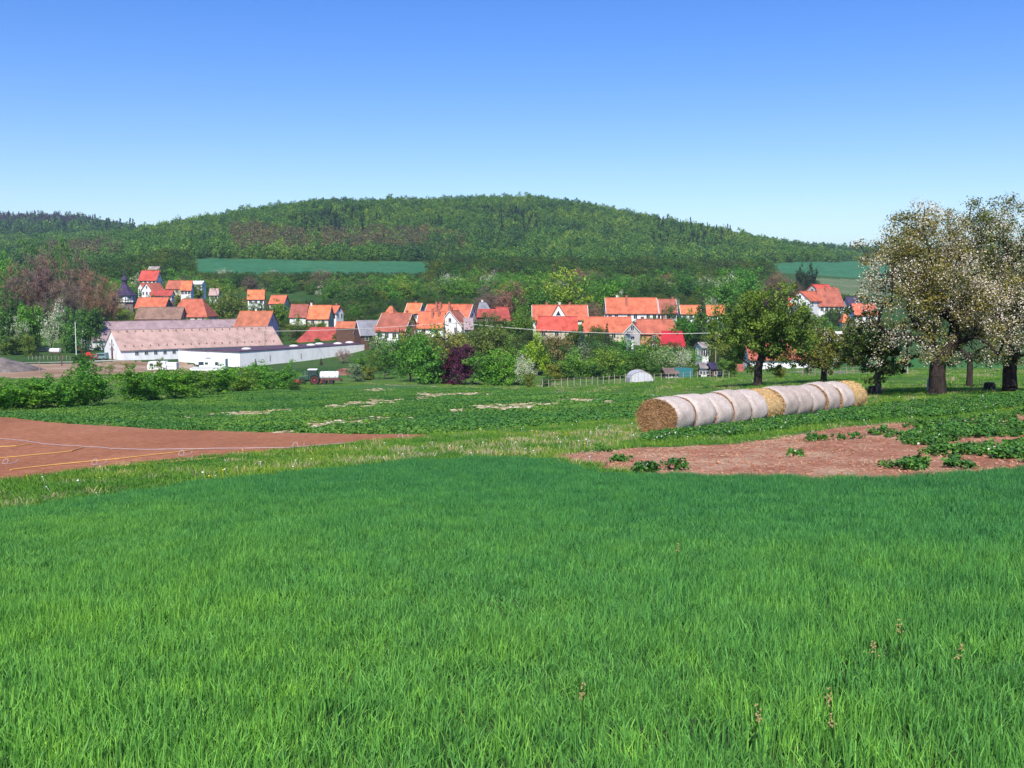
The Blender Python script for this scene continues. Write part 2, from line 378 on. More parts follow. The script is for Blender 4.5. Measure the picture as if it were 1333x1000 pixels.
# dry streaks in the low green crop: (px, py, half width px, half height px, tilt px)
STREAK = [(455, 551, 88, 5.5, -9), (420, 553, 50, 3.5, -3), (480, 526, 55, 4.5, -4), (520, 522, 40, 3, -2), (330, 538, 55, 3.6, -3), (250, 543, 26, 2.2, -2), (560, 515, 22, 3.5, 0), (665, 530, 62, 4.6, -2), (700, 527, 30, 3.2, 0), (750, 521, 28, 3.4, 1), (790, 523, 18, 2.2, 1), (748, 539, 16, 1.8, 0), (490, 508, 30, 2, -1), (595, 535, 20, 2.4, 0), (620, 513, 22, 1.6, 0), (405, 548, 10, 2, 0), (590, 513, 45, 1.5, 0), (710, 557, 30, 1.6, -2)]
def streak_val(x, y):
    z = T(x, y); px, py = project(x, y, z)
    v = np.full(np.shape(x), -9.0)
    for a, b, hw, hh, tl in STREAK:
        u = (px - a) / hw; q = (py - (b + tl * u)) / hh
        v = np.maximum(v, 1 - (u*u + q*q))
    return v
def zone_of(x, y):
    r = np.hypot(x, y)
    jx = x + .25 * vnoise(x, y, .8, 3) * np.clip(r / 30, .6, 3); jy = y + .35 * vnoise(x + 50, y, .9, 4) * np.clip(r / 30, .6, 3)
    z = np.zeros(x.shape, int)                       # 0 meadow
    z[r > 230] = 1                                   # 1 wooded slopes and hills
    z[inpoly(jx, jy, Z_LEFTMEADOW)] = 0
    z[inpoly(jx, jy, Z_YARD)] = 2
    z[inpoly(jx, jy, Z_F2)] = 3
    z[inpoly(x, y, Z_EMER) | inpoly(x, y, Z_RFLD)] = 4
    z[inpoly(x, y, Z_PALE)] = 5
    z[(r < 90) & (z == 0)] = 6                       # 6 flowery verge near the fields
    k = inpoly(jx, jy, Z_CROP); z[k] = 7
    sv = streak_val(x, y) + .7 * vnoise(x, y, 1.4, 8) + 1.0 * vnoise(x, y, .5, 9)
    z[k & (sv > .12)] = 8
    z[inpoly(x, jy * .3 + y * .7, Z_RED)] = 9
    z[inpoly(jx, jy, Z_SOIL)] = 10
    z[inpoly(jx, jy, Z_WHEAT)] = 11
    return z
ZN = [('meadow', 'meadow'), ('hillside', 'terrain_far'), ('yard', 'yard'), ('pasture', 'field2'), ('distant_field', 'emerald'), ('distant_grassland', 'pale_field'),
      ('grass_verge', 'verge'), ('green_crop_field', 'crop_ground'), ('dry_ground', 'patch'), ('ploughed_field', 'red_soil'), ('bare_soil', 'bare_soil'), ('wheat_field_soil', 'wheat_soil')]
rr = np.exp(np.concatenate([np.arange(math.log(.6), math.log(60), .014), np.arange(math.log(60), math.log(220), .009), np.arange(math.log(220), math.log(9000), .02)]))
aa = np.radians(np.concatenate([np.arange(-180, -36, 4.0), np.arange(-36, 36, .11), np.arange(36, 180.01, 4.0)]))
aa[-1] = math.pi
nr, na = len(rr), len(aa) - 1
AA, RR = np.meshgrid(aa[:-1], rr, indexing='ij'); X = RR * np.sin(AA); Y = RR * np.cos(AA); ZZ = T(X, Y)
V = np.stack([X.ravel(), Y.ravel(), ZZ.ravel()], 1)
V = np.vstack([V, [[0, 0, 0]]]); ctr = len(V) - 1
ii, jj = np.meshgrid(np.arange(na), np.arange(nr - 1), indexing='ij'); i2 = (ii + 1) % na
Q = np.stack([ii * nr + jj, ii * nr + jj + 1, i2 * nr + jj + 1, i2 * nr + jj], -1).reshape(-1, 4)[:, ::-1]
cen = V[Q].mean(1); zq = zone_of(cen[:, 0], cen[:, 1])
for k, (nm, mt) in enumerate(ZN):
    f = Q[zq == k]
    extra = []
    if k == 11: extra = [np.array([[ctr, i * nr, ((i + 1) % na) * nr] for i in range(na)])[:, ::-1]]
    if not len(f): continue
    used = np.unique(np.concatenate([f.ravel()] + [e.ravel() for e in extra])); mp_ = np.zeros(len(V), int); mp_[used] = np.arange(len(used))
    o = link(nm, npmesh(nm, V[used], [mp_[f]] + [mp_[e] for e in extra], [M[mt]], smooth=True)); tag(o, kind='structure')

# ------------------------------------------------------------------ roads and tracks draped over the ground
def drape(name, pts, width, mat, up=.04, kind='structure', seg=1.5, wob=0):
    P2 = [Vector(p[:2]) for p in pts]; L = []
    for a, b in zip(P2[:-1], P2[1:]):
        k = max(1, int((b - a).length / seg)); L += [a.lerp(b, t / k) for t in range(k)]
    L.append(P2[-1]); vs = []; fs = []; C = 4
    for i, p in enumerate(L):
        d = (L[min(i + 1, len(L) - 1)] - L[max(i - 1, 0)]).normalized(); nrm = Vector((-d.y, d.x))
        for c in range(C + 1):
            q = p + nrm * width * (c / C - .5) * (1 + wob * (random.random() - .5)); vs.append((q.x, q.y, Tz(q.x, q.y) + up))
    for i in range(len(L) - 1):
        for c in range(C): a = i * (C + 1) + c; fs.append((a, a + 1, a + C + 2, a + C + 1))
    me = bpy.data.meshes.new(name); me.from_pydata(vs, [], fs); me.materials.append(mat); me.update()
    o = link(name, me); return tag(o, kind=kind)
M['asphalt'] = ground_mat('road_asphalt', [(.2, .2, .2), (.25, .25, .25), (.29, .28, .27)], .3, 6, .01)
M['track'] = ground_mat('track_gravel', [(.35, .33, .27), (.45, .43, .36), (.52, .5, .44)], .3, 4, .02)
drape('road', W([(1030, 484), (1100, 485), (1200, 487), (1270, 489), (1333, 491), (1500, 494), (1700, 497)]), 4.5, M['asphalt'])
drape('field_track', W([(505, 502), (560, 503), (640, 507), (740, 511), (860, 516), (930, 518)]), .55, M['track'], wob=.9)
drape('yard_lane', W([(-200, 470), (0, 473), (60, 472), (150, 469)]), 4, M['track'])
# ------------------------------------------------------------------ foliage generators
def quads(cent, nrm, size, asp=.6, rng=rs, rhomb=True):
    """leaf shaped quads: cent (n,3), nrm (n,3), size (n,)"""
    n = len(cent); nrm = nrm / (np.linalg.norm(nrm, axis=1, keepdims=True) + 1e-9)
    t = rng.normal(size=(n, 3)); t -= (t * nrm).sum(1, keepdims=True) * nrm; t /= (np.linalg.norm(t, axis=1, keepdims=True) + 1e-9)
    b = np.cross(nrm, t); s = size[:, None] * .5
    if rhomb: vs = np.stack([cent - t*s, cent - b*s*asp, cent + t*s, cent + b*s*asp], 1)
    else: vs = np.stack([cent - t*s - b*s*asp, cent + t*s - b*s*asp, cent + t*s + b*s*asp, cent - t*s + b*s*asp], 1)
    return vs.reshape(-1, 3), np.arange(n * 4).reshape(n, 4)
def cloud(cc, cr, n_per, size, rng, up=.35, shell=.5, asp=.7, squash=.85):
    """leaves round clump centres -> centres, normals, sizes, clump index"""
    k = len(cc); idx = np.repeat(np.arange(k), n_per); n = len(idx)
    d = rng.normal(size=(n, 3)); d /= np.linalg.norm(d, axis=1, keepdims=True)
    rad = cr[idx] * (shell + (1 - shell) * rng.rand(n)) * np.where(rng.rand(n) < .12, 1.25, 1)
    c = cc[idx] + d * rad[:, None] * np.array([1, 1, squash])
    nr_ = d * .8 + rng.normal(size=(n, 3)) * .55 + np.array([0, 0, up])
    return c, nr_, size * rng.uniform(.6, 1.3, n), idx
def crown_mesh(name, cc, cr, n_per, size, rng, mats, flower=0.0, flower_size=1.0, asp=.7, up=.35):
    c, nr_, s, idx = cloud(cc, cr, n_per, size, rng, up=up)
    fl = np.zeros(len(c))
    if flower:
        cf = np.clip(rng.normal(flower, min(.25, flower * .7), len(cc)), 0, .95)
        fl = (rng.rand(len(c)) < cf[idx]).astype(float); s = np.where(fl > 0, s * flower_size, s)
        dd = (c - cc[idx]); c = c + dd * (fl * .12)[:, None]
    Vv, Fq = quads(c, nr_, s, asp, rng)
    cl = rng.rand(len(cc))[idx]
    return npmesh(name, Vv, Fq, mats, attrs={'tint': np.repeat(rng.rand(len(c)), 4), 'clump': np.repeat(cl, 4), 'flower': np.repeat(fl, 4)})
def skeleton(targets, base, fork, r_base, rng, tip=.02, bend=.12):
    """limbs from a trunk fork to every target; returns nodes, parents, radii"""
    nodes = [np.array(base, float)]; par = [-1]
    base = np.array(base, float); fork = np.array(fork, float)
    for t in (.33, .66, 1.0):
        nodes.append(base + (fork - base) * t + rng.normal(size=3) * np.array([1, 1, 0]) * r_base * .12 * (t < 1)); par.append(len(nodes) - 2)
    T_ = np.array(targets); o = np.argsort(np.linalg.norm(T_ - fork, axis=1))
    for t in T_[o]:
        A = np.array(nodes[3:]); dist = np.linalg.norm(A - t, axis=1)
        cost = dist + .35 * np.linalg.norm(A - fork, axis=1) + 3.0 * np.maximum(0, A[:, 2] - t[2]) * .25
        k = int(np.argmin(cost)) + 3; a = np.array(nodes[k]); L = np.linalg.norm(t - a); p = k
        st = max(1, min(4, int(L / .5)))
        for j in range(1, st + 1):
            u = j / st; q = a + (t - a) * u + np.array([0, 0, bend * L * math.sin(math.pi * u)]) + rng.normal(size=3) * L * .04 * (u < 1)
            nodes.append(q); par.append(p); p = len(nodes) - 1
    n = len(nodes); w_ = np.zeros(n); kids = np.zeros(n, int)
    for i in range(n - 1, 0, -1):
        if kids[i] == 0: w_[i] = 1
        kids[par[i]] += 1; w_[par[i]] += w_[i]
    rad = w_ ** .48; rad = tip + (rad - 1) / max(1e-6, rad[3] - 1) * (r_base * .85 - tip)
    rad = np.maximum(rad, tip * .6); rad[0] = r_base * 1.3; rad[1] = r_base * 1.0; rad[2] = r_base * .92; rad[3] = r_base * .9
    return np.array(nodes), np.array(par), rad
def tubes(nodes, par, rad, sides=6):
    a = np.arange(1, len(nodes)); p = par[1:]; P0 = nodes[p]; P1 = nodes[a]; d = P1 - P0
    L = np.linalg.norm(d, axis=1, keepdims=True) + 1e-9; d = d / L
    h = np.where(np.abs(d[:, 2:3]) > .9, np.array([[1., 0, 0]]), np.array([[0, 0, 1.]]))
    u = np.cross(d, h); u /= np.linalg.norm(u, axis=1, keepdims=True); v = np.cross(d, u)
    r0 = np.minimum(rad[p], rad[a] * 1.6 + .01); r1 = rad[a]; r0[p <= 2] = rad[p][p <= 2]
    th = np.linspace(0, 2 * math.pi, sides, endpoint=False); cs = np.cos(th)[None, :, None]; sn = np.sin(th)[None, :, None]
    ring = u[:, None, :] * cs + v[:, None, :] * sn
    A = (P0 - d * r0[:, None] * .2)[:, None, :] + ring * r0[:, None, None]; B = P1[:, None, :] + ring * r1[:, None, None]
    m = len(a); Vv = np.concatenate([A, B], 1).reshape(-1, 3); k = np.arange(sides); k2 = (k + 1) % sides
    Fq = (np.arange(m)[:, None, None] * 2 * sides + np.stack([k, k2, k2 + sides, k + sides], 1)[None]).reshape(-1, 4)
    return Vv, Fq
def bark_mat(name, c):
    m = newmat(name); n = N(m); tc = n.n('ShaderNodeTexCoord').outputs['Object']
    a = noise(n, 6, 5, .7, tc, (1, 1, .25)); r = ramp(n, [(.35, tuple(x*.45 for x in c)), (.65, tuple(x*1.3 for x in c))]); n.l(a.outputs[0], r.inputs[0])
    p = n.n('ShaderNodeBsdfPrincipled'); p.inputs['Roughness'].default_value = .95; p.inputs['Specular IOR Level'].default_value = .1
    n.l(r.outputs[0], p.inputs['Base Color']); bp = n.n('ShaderNodeBump'); bp.inputs['Distance'].default_value = .04; n.l(a.outputs[0], bp.inputs['Height']); n.l(bp.outputs[0], p.inputs['Normal'])
    o = n.n('ShaderNodeOutputMaterial'); n.l(p.outputs[0], o.inputs[0]); return m
M['bark'] = bark_mat('bark', (.075, .058, .045)); M['bark_pale'] = bark_mat('bark_grey', (.12, .10, .085))
M['leaf'] = leaf_mat('foliage', trans=.38); M['twig'] = leaf_mat('bare_twigs', None, trans=.05, var=.4)
M['blossom_leaf'] = leaf_mat('blossom_foliage', None, (.72, .66, .58), trans=.25)

def ellipsoid_clumps(rng, w_, h0, h1, n, lobes=7, cr=(.10, .17), low=False):
    """clump centres filling an uneven crown of width w_ between heights h0 and h1"""
    H = h1 - h0; cz = h0 + H * .5
    ld = rng.normal(size=(lobes, 3)); ld[:, 2] = ld[:, 2] if low else np.abs(ld[:, 2]) * 1.1 - .5; ld /= np.linalg.norm(ld, axis=1, keepdims=True)
    lc = ld * np.array([w_*.30, w_*.30, H*.30]) * rng.uniform(.7, 1.15, (lobes, 1)); lr = rng.uniform(.22, .34, lobes)
    k = rng.randint(0, lobes, n); d = rng.normal(size=(n, 3)); d /= np.linalg.norm(d, axis=1, keepdims=True)
    q = lc[k] + d * (lr[k] * rng.uniform(.55, 1.0, n))[:, None] * np.array([w_, w_, H]) * .8
    core = rng.rand(n) < .25; q[core] *= .5
    rr_ = rng.uniform(*cr, n) * w_
    # fill the stated width and height exactly
    for a in (0, 1):
        lo_, hi_ = np.percentile(q[:, a], 2), np.percentile(q[:, a], 98); q[:, a] = (q[:, a] - (lo_ + hi_)/2) * (w_ * (1 - cr[1])) / (hi_ - lo_)
    lo_, hi_ = np.percentile(q[:, 2], 2), np.percentile(q[:, 2], 98); rm = cr[1] * w_ * .45
    q[:, 2] = h0 + rm + (q[:, 2] - lo_) / (hi_ - lo_) * (h1 - h0 - 2*rm)
    if low: q[:, :2] *= (1 + .12 * np.clip(1 - (q[:, 2:3] - h0) / H * 2, 0, 1))
    return q, rr_
# prototypes: 8 m tall, about 7 m wide unless stated; scaled for each tree
PROTO = {}
def proto(kind, i, make):
    cm, tm = make(np.random.RandomState(hash((kind, i)) % 9999 if False else sum(map(ord, kind)) * 31 + i))
    PROTO.setdefault(kind, []).append((cm, tm))
def mk_broad(rng, w_=7, h=8, h0=.7, n=105, per=36, leaf=.34, cr=(.09, .16), mat='leaf', flower=0, r=.2, lobes=8, bark='bark', low=False):
    cc, c_r = ellipsoid_clumps(rng, w_, h0, h, n, lobes, cr, low)
    crown = crown_mesh('crown', cc, c_r, per, leaf, rng, [M[mat]], flower, .8)
    tg = cc[rng.choice(len(cc), min(26, len(cc)), replace=False)]
    nd = skeleton(tg, (0, 0, -.5), (0, 0, max(h0 * .9, .5)), r, rng, tip=.035)
    tv, tf = tubes(*nd, sides=5)
    return crown, npmesh('trunk', tv, tf, [M[bark]])
def mk_shrub(rng): return mk_broad(rng, 7, 8, -.5, 150, 38, .42, r=.1, lobes=11, low=True)
def mk_slender(rng): return mk_broad(rng, 3.6, 8, .9, 55, 34, .3, (.13, .22), r=.12, lobes=6)
def mk_sparse(rng): return mk_broad(rng, 7, 8, 1.6, 70, 22, .3, r=.2, lobes=9)
def mk_blossom(rng): return mk_broad(rng, 7, 8, 1.2, 80, 32, .3, mat='blossom_leaf', flower=.55, r=.18)
def mk_poplar(rng): return mk_broad(rng, 2.0, 8, .5, 50, 30, .3, (.2, .34), r=.12, lobes=6)
def mk_conifer(rng, w_=4.2):
    cs = []; rs_ = []
    for t in np.linspace(.03, .97, 15):
        R0 = (1 - t) * w_ * .5 + .12; k = max(3, int(11 * (1 - t)) + 2)
        for a in np.arange(k) * 2 * math.pi / k + rng.rand() * 6:
            for q in (.45, .85):
                cs.append((R0*q*math.cos(a), R0*q*math.sin(a), .5 + t*7.4 - q*R0*.28 + rng.normal()*.08)); rs_.append(.16 + .12*(1-t) * (1.4 - q))
    crown = crown_mesh('crown', np.array(cs), np.array(rs_) * 1.5, 22, .26, rng, [M['leaf']], asp=.4, up=.1)
    m = MB().cyl((0,0,-.5),(0,0,7.6),.16,.03, n=6)
    return crown, m.mesh('trunk', [M['bark']])
def mk_bare(rng, w_=7, h=8):
    cc, c_r = ellipsoid_clumps(rng, w_, 1.2, h, 150, 9, (.06, .1))
    nd = skeleton(cc, (0, 0, -.5), (0, 0, 1.6), .2, rng, tip=.03); tv, tf = tubes(*nd, sides=4)
    n = 34; idx = np.repeat(np.arange(len(cc)), n); d = rng.normal(size=(len(idx), 3)); d[:, 2] = np.abs(d[:, 2]) * .8 + .1; d /= np.linalg.norm(d, axis=1, keepdims=True)
    a = cc[idx] + rng.normal(size=d.shape) * .25; L = rng.uniform(.4, 1.0, len(idx))[:, None]; s = np.cross(d, rng.normal(size=d.shape)); s /= np.linalg.norm(s, axis=1, keepdims=True)
    wq = .022; Vv = np.stack([a - s*wq, a + s*wq, a + d*L + s*wq*.5, a + d*L - s*wq*.5], 1).reshape(-1, 3)
    crown = npmesh('crown', Vv, np.arange(len(Vv)).reshape(-1, 4), [M['twig']], attrs={'tint': np.repeat(rng.rand(len(idx)), 4), 'clump': np.repeat(rng.rand(len(cc))[idx], 4), 'flower': np.zeros(len(Vv))})
    return crown, npmesh('trunk', tv, tf, [M['bark']])
for k_, fn, cnt in (('broad', mk_broad, 5), ('shrub', mk_shrub, 4), ('slender', mk_slender, 3), ('sparse', mk_sparse, 3), ('blossom', mk_blossom, 2), ('poplar', mk_poplar, 1), ('conifer', mk_conifer, 2), ('bare', mk_bare, 3)):
    for i in range(cnt): proto(k_, i, fn)
# one-mesh versions for trees too small to show their parts
def joined(cm, tm, name):
    me = bpy.data.meshes.new(name)
    nv = len(cm.vertices); A = np.empty(nv*3, np.float32); cm.vertices.foreach_get('co', A)
    B = np.empty(len(tm.vertices)*3, np.float32); tm.vertices.foreach_get('co', B)
    fa = [np.array([p.vertices[:] for p in cm.polygons])]; fb = [p.vertices[:] for p in tm.polygons if len(p.vertices) == 4]
    fb = np.array(fb) + nv
    at = {}
    for k in ('tint', 'clump', 'flower'):
        q = np.zeros(nv, np.float32); cm.attributes[k].data.foreach_get('value', q); at[k] = np.concatenate([q, np.zeros(len(B)//3)])
    return npmesh(name, np.concatenate([A, B]).reshape(-1, 3), [fa[0], fb], [cm.materials[0], tm.materials[0]], midx=np.concatenate([np.zeros(len(fa[0])), np.ones(len(fb))]), attrs=at)
JOINED = {}
WID = {'broad': 7, 'shrub': 7, 'slender': 3.6, 'sparse': 7, 'blossom': 7, 'poplar': 2.0, 'conifer': 4.4, 'bare': 7}
NAMES = {'broad': 'broadleaf_tree', 'shrub': 'shrub', 'slender': 'young_tree', 'sparse': 'broadleaf_tree', 'blossom': 'blossoming_tree', 'poplar': 'poplar_tree', 'conifer': 'conifer_tree', 'bare': 'bare_tree'}
GREEN = (.050, .13, .018); YG = (.105, .18, .02); DG = (.028, .075, .018); OL = (.085, .115, .022); BR = (.13, .085, .065); PU = (.055, .012, .03); BL = (.035, .07, .06); SIL = (.12, .17, .09); BRZ = (.13, .10, .035)
def plant(kind, loc, wd, ht, colr, label, group=None, parts=True, cat=None, name=None, rng=rs, i=None):
    i = rng.randint(len(PROTO[kind])) if i is None else i
    rz = rng.rand() * 6.28; nm = name or NAMES[kind]
    cat = cat or ('shrub' if kind == 'shrub' else 'tree')
    sx = wd / WID[kind]; sz = ht / 8.0; gain = 1.15 if kind == 'bare' else 2.15
    c4 = (*[min(.62, v * gain * (1 + rng.normal() * .05)) for v in colr], 1)
    if parts:
        o = empty(nm, loc, rz); cm, tm = PROTO[kind][i]
        a = link('crown', cm, o); a.color = c4; link('trunk', tm, o).color = c4
    else:
        if (kind, i) not in JOINED: JOINED[kind, i] = joined(*PROTO[kind][i], nm)
        o = link(nm, JOINED[kind, i], None, loc); o.rotation_euler = (0, 0, rz); o.color = c4
    o.scale = (sx, sx, sz)
    return tag(o, label, cat, group)
def plant_px(kind, px, wpx, ytop, ybase, colr, label, D=None, **kw):
    """a plant whose outline spans wpx pixels round column px; D from the ground row unless given"""
    if D is None: g = GP(px, ybase, dmin=20); D = g.y; z0 = g.z
    else: z0 = Tz(xof(px, D), D)
    x = xof(px, D); zt = P(px, ytop, D).z
    return plant(kind, (x, D, z0), wpx * D / F, max(zt - z0, .5), colr, label, **kw)
#PLANTS
# ------------------------------------------------------------------ scattering (for what nobody could count)
PC = bpy.data.collections.new('scatter_sources')
def source(name, me):
    o = bpy.data.objects.new(name, me); PC.objects.link(o); return o
def scatter(name, pts, rot, scl, idx, protos, label, cat, matrot=None):
    """one object that instances the protos on its points"""
    n = len(pts); me = bpy.data.meshes.new(name); me.vertices.add(n); me.vertices.foreach_set('co', np.asarray(pts, np.float32).ravel())
    a = me.attributes.new('rot', 'FLOAT_VECTOR', 'POINT'); a.data.foreach_set('vector', np.asarray(rot, np.float32).ravel())
    a = me.attributes.new('scl', 'FLOAT_VECTOR', 'POINT'); a.data.foreach_set('vector', np.asarray(scl, np.float32).ravel())
    a = me.attributes.new('pick', 'INT', 'POINT'); a.data.foreach_set('value', np.asarray(idx, np.int32))
    me.update(); o = link(name, me)
    ng = bpy.data.node_groups.new(name + '_scatter', 'GeometryNodeTree')
    ng.interface.new_socket('Geometry', in_out='INPUT', socket_type='NodeSocketGeometry'); ng.interface.new_socket('Geometry', in_out='OUTPUT', socket_type='NodeSocketGeometry')
    nd = ng.nodes; gi = nd.new('NodeGroupInput'); go = nd.new('NodeGroupOutput'); iop = nd.new('GeometryNodeInstanceOnPoints')
    gj = nd.new('GeometryNodeGeometryToInstance')
    for p in reversed(protos):
        oi = nd.new('GeometryNodeObjectInfo'); oi.inputs['Object'].default_value = p; oi.inputs['As Instance'].default_value = True
        ng.links.new(oi.outputs['Geometry'], gj.inputs[0])
    gj2 = None
    # a join of separate instances keeps one instance per proto to pick from
    jn = nd.new('GeometryNodeJoinGeometry')
    for l in list(ng.links):
        if l.to_node == gj: s_ = l.from_socket; ng.links.remove(l); ng.links.new(s_, jn.inputs[0])
    nd.remove(gj)
    m2p = nd.new('GeometryNodeMeshToPoints'); ng.links.new(gi.outputs[0], m2p.inputs[0]); ng.links.new(m2p.outputs[0], iop.inputs['Points'])
    ng.links.new(jn.outputs[0], iop.inputs['Instance']); iop.inputs['Pick Instance'].default_value = True
    def attr(nm, typ, sock):
        x = nd.new('GeometryNodeInputNamedAttribute'); x.data_type = typ; x.inputs[0].default_value = nm; ng.links.new(x.outputs[0], sock)
    attr('pick', 'INT', iop.inputs['Instance Index']); attr('scl', 'FLOAT_VECTOR', iop.inputs['Scale'])
    x = nd.new('GeometryNodeInputNamedAttribute'); x.data_type = 'FLOAT_VECTOR'; x.inputs[0].default_value = 'rot'
    er = nd.new('FunctionNodeEulerToRotation'); ng.links.new(x.outputs[0], er.inputs[0]); ng.links.new(er.outputs[0], iop.inputs['Rotation'])
    ng.links.new(iop.outputs[0], go.inputs[0])
    md = o.modifiers.new('scatter', 'NODES'); md.node_group = ng
    return tag(o, label, cat, kind='stuff')
def grid_pts(poly_or_fn, x0, x1, y0, y1, step, rng, jit=.5):
    gx, gy = np.meshgrid(np.arange(x0, x1, step), np.arange(y0, y1, step)); gx = gx.ravel(); gy = gy.ravel()
    gx = gx + rng.uniform(-jit, jit, len(gx)) * step; gy = gy + rng.uniform(-jit, jit, len(gy)) * step
    k = poly_or_fn(gx, gy); return gx[k], gy[k]
def infov(x, y, margin=.12): return (y > 0) & (np.abs(x) < (0.5 + margin) * y + 2.0)

def blades(n, w_, h, rng, spread=.12, lean=.35, width=.009, segs=3, curl=.6):
    """grass blades in a patch w_ wide"""
    bx = rng.uniform(-w_/2, w_/2, n); by = rng.uniform(-w_/2, w_/2, n); a = rng.uniform(0, 6.283, n)
    H = h * rng.uniform(.6, 1.15, n); ln = np.abs(rng.normal(0, lean, n)); fa = rng.uniform(0, 6.283, n)
    vs = []; ts = np.linspace(0, 1, segs + 1)
    for t in ts:
        off = ln * H * t ** (1.6) * (1 + curl * t); zz = H * t * np.sqrt(np.clip(1 - (ln * t) ** 2 * .5, .2, 1)) - curl * ln * H * .35 * t ** 3
        cx = bx + np.cos(a) * off; cy = by + np.sin(a) * off; ww = width * rng.uniform(.8, 1.2, n) * (1 - t ** 2.2 * .92) * .5
        vs.append(np.stack([cx - np.cos(fa)*ww, cy - np.sin(fa)*ww, zz], 1)); vs.append(np.stack([cx + np.cos(fa)*ww, cy + np.sin(fa)*ww, zz], 1))
    V_ = np.stack(vs, 1); k = (segs + 1) * 2; base = np.arange(n)[:, None] * k; Fs = []
    for s in range(segs): Fs.append(base + np.array([[2*s, 2*s+1, 2*s+3, 2*s+2]]))
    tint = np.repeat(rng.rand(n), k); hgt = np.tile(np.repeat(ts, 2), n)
    return V_.reshape(-1, 3), np.concatenate(Fs), {'tint': tint, 'clump': hgt, 'flower': np.zeros(n * k)}
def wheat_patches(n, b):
    """paler, yellower leaf colour on the near left slope, darker bluish beyond, ragged between"""
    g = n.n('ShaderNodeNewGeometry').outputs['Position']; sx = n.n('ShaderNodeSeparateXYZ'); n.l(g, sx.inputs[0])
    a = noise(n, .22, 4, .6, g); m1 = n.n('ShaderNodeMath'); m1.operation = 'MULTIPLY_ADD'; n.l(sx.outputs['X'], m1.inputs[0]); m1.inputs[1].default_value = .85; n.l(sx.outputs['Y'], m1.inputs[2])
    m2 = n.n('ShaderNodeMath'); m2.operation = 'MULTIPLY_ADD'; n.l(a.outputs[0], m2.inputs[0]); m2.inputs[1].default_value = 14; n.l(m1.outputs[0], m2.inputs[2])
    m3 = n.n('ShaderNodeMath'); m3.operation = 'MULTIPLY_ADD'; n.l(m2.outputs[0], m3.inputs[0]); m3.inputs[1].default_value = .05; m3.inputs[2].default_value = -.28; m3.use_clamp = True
    r = ramp(n, [(0, (1.5, 1.28, .95)), (.35, (1.1, 1.05, .98)), (.7, (.62, .80, 1.02)), (1, (.5, .70, 1.0))]); n.l(m3.outputs[0], r.inputs[0])  # leaf colour by position, pale yellowish to dark bluish
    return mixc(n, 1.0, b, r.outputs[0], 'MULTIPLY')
def patchwise(scale, lo, hi):
    """natural patches of thinner, yellower growth across a field"""
    def f(n, b):
        g = n.n('ShaderNodeNewGeometry').outputs['Position']
        a = noise(n, scale, 3, .55, g); r = ramp(n, [(.36, lo), (.5, (1, 1, 1)), (.64, hi)]); n.l(a.outputs[0], r.inputs[0])
        return mixc(n, 1.0, b, r.outputs[0], 'MULTIPLY')
    return f
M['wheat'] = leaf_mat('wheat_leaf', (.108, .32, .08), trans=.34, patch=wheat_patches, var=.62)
M['grass'] = leaf_mat('grass_leaf', (.105, .25, .035), trans=.3, patch=patchwise(.3, (.7, .85, .8), (1.6, 1.15, 1.1)), var=.5)
M['dry_grass'] = leaf_mat('dry_stalk', (.36, .34, .20), trans=.2, var=.3)
M['cropleaf'] = leaf_mat('crop_leaf', (.085, .225, .045), trans=.25, patch=patchwise(.1, (.75, .85, .9), (1.5, 1.2, 1)), var=.4)
M['potato'] = leaf_mat('low_crop_leaf', (.07, .2, .04), trans=.25, var=.5)
rng = np.random.RandomState(5)
# wheat
pr = []
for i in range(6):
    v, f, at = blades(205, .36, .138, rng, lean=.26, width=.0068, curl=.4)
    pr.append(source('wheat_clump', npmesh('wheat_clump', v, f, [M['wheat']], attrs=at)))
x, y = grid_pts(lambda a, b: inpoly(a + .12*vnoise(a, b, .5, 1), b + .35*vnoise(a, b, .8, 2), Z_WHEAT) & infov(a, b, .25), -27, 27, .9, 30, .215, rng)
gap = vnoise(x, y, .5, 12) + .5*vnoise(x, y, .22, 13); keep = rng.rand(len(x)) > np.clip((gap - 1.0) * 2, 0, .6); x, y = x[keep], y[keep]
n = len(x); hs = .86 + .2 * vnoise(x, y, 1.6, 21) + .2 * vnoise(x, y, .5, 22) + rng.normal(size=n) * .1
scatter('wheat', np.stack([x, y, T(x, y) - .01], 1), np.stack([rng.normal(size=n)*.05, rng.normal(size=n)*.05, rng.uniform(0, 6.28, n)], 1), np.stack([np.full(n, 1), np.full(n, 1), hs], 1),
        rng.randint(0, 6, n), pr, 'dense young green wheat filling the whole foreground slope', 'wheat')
# taller, yellow seeding weeds in the wheat
M['weed_flower'] = solid('weed_flower', (.30, .25, .09), .8)
for px, py in ((1177, 822), (1136, 838), (1086, 908), (1091, 935), (757, 905), (980, 930), (880, 715), (1255, 850)):
    g = GP(px, py, .22); m = MB(); h = .21 + random.random() * .06; tp = Vector((random.uniform(-.03, .03), random.uniform(-.03, .03), h))
    m.cyl((0, 0, 0), tp, .004, .003, n=5)
    st = m.build('stem', [M['grass']], None); fl = MB()
    for k in range(16):
        q = tp + Vector((random.gauss(0, .008), random.gauss(0, .008), random.uniform(-.06, .012))); fl.lathe([(-.006, .001), (0, .0055), (.006, .002)], q, (random.gauss(0,1), random.gauss(0,1), 1), n=5)
    o = empty('seeding_weed', (g.x, g.y, Tz(g.x, g.y))); st.parent = o; f_ = fl.build('flower_head', [M['weed_flower']], o)
    tag(o, 'pale seeding weed standing just above the green wheat', 'weed', 'seeding weeds in the wheat')
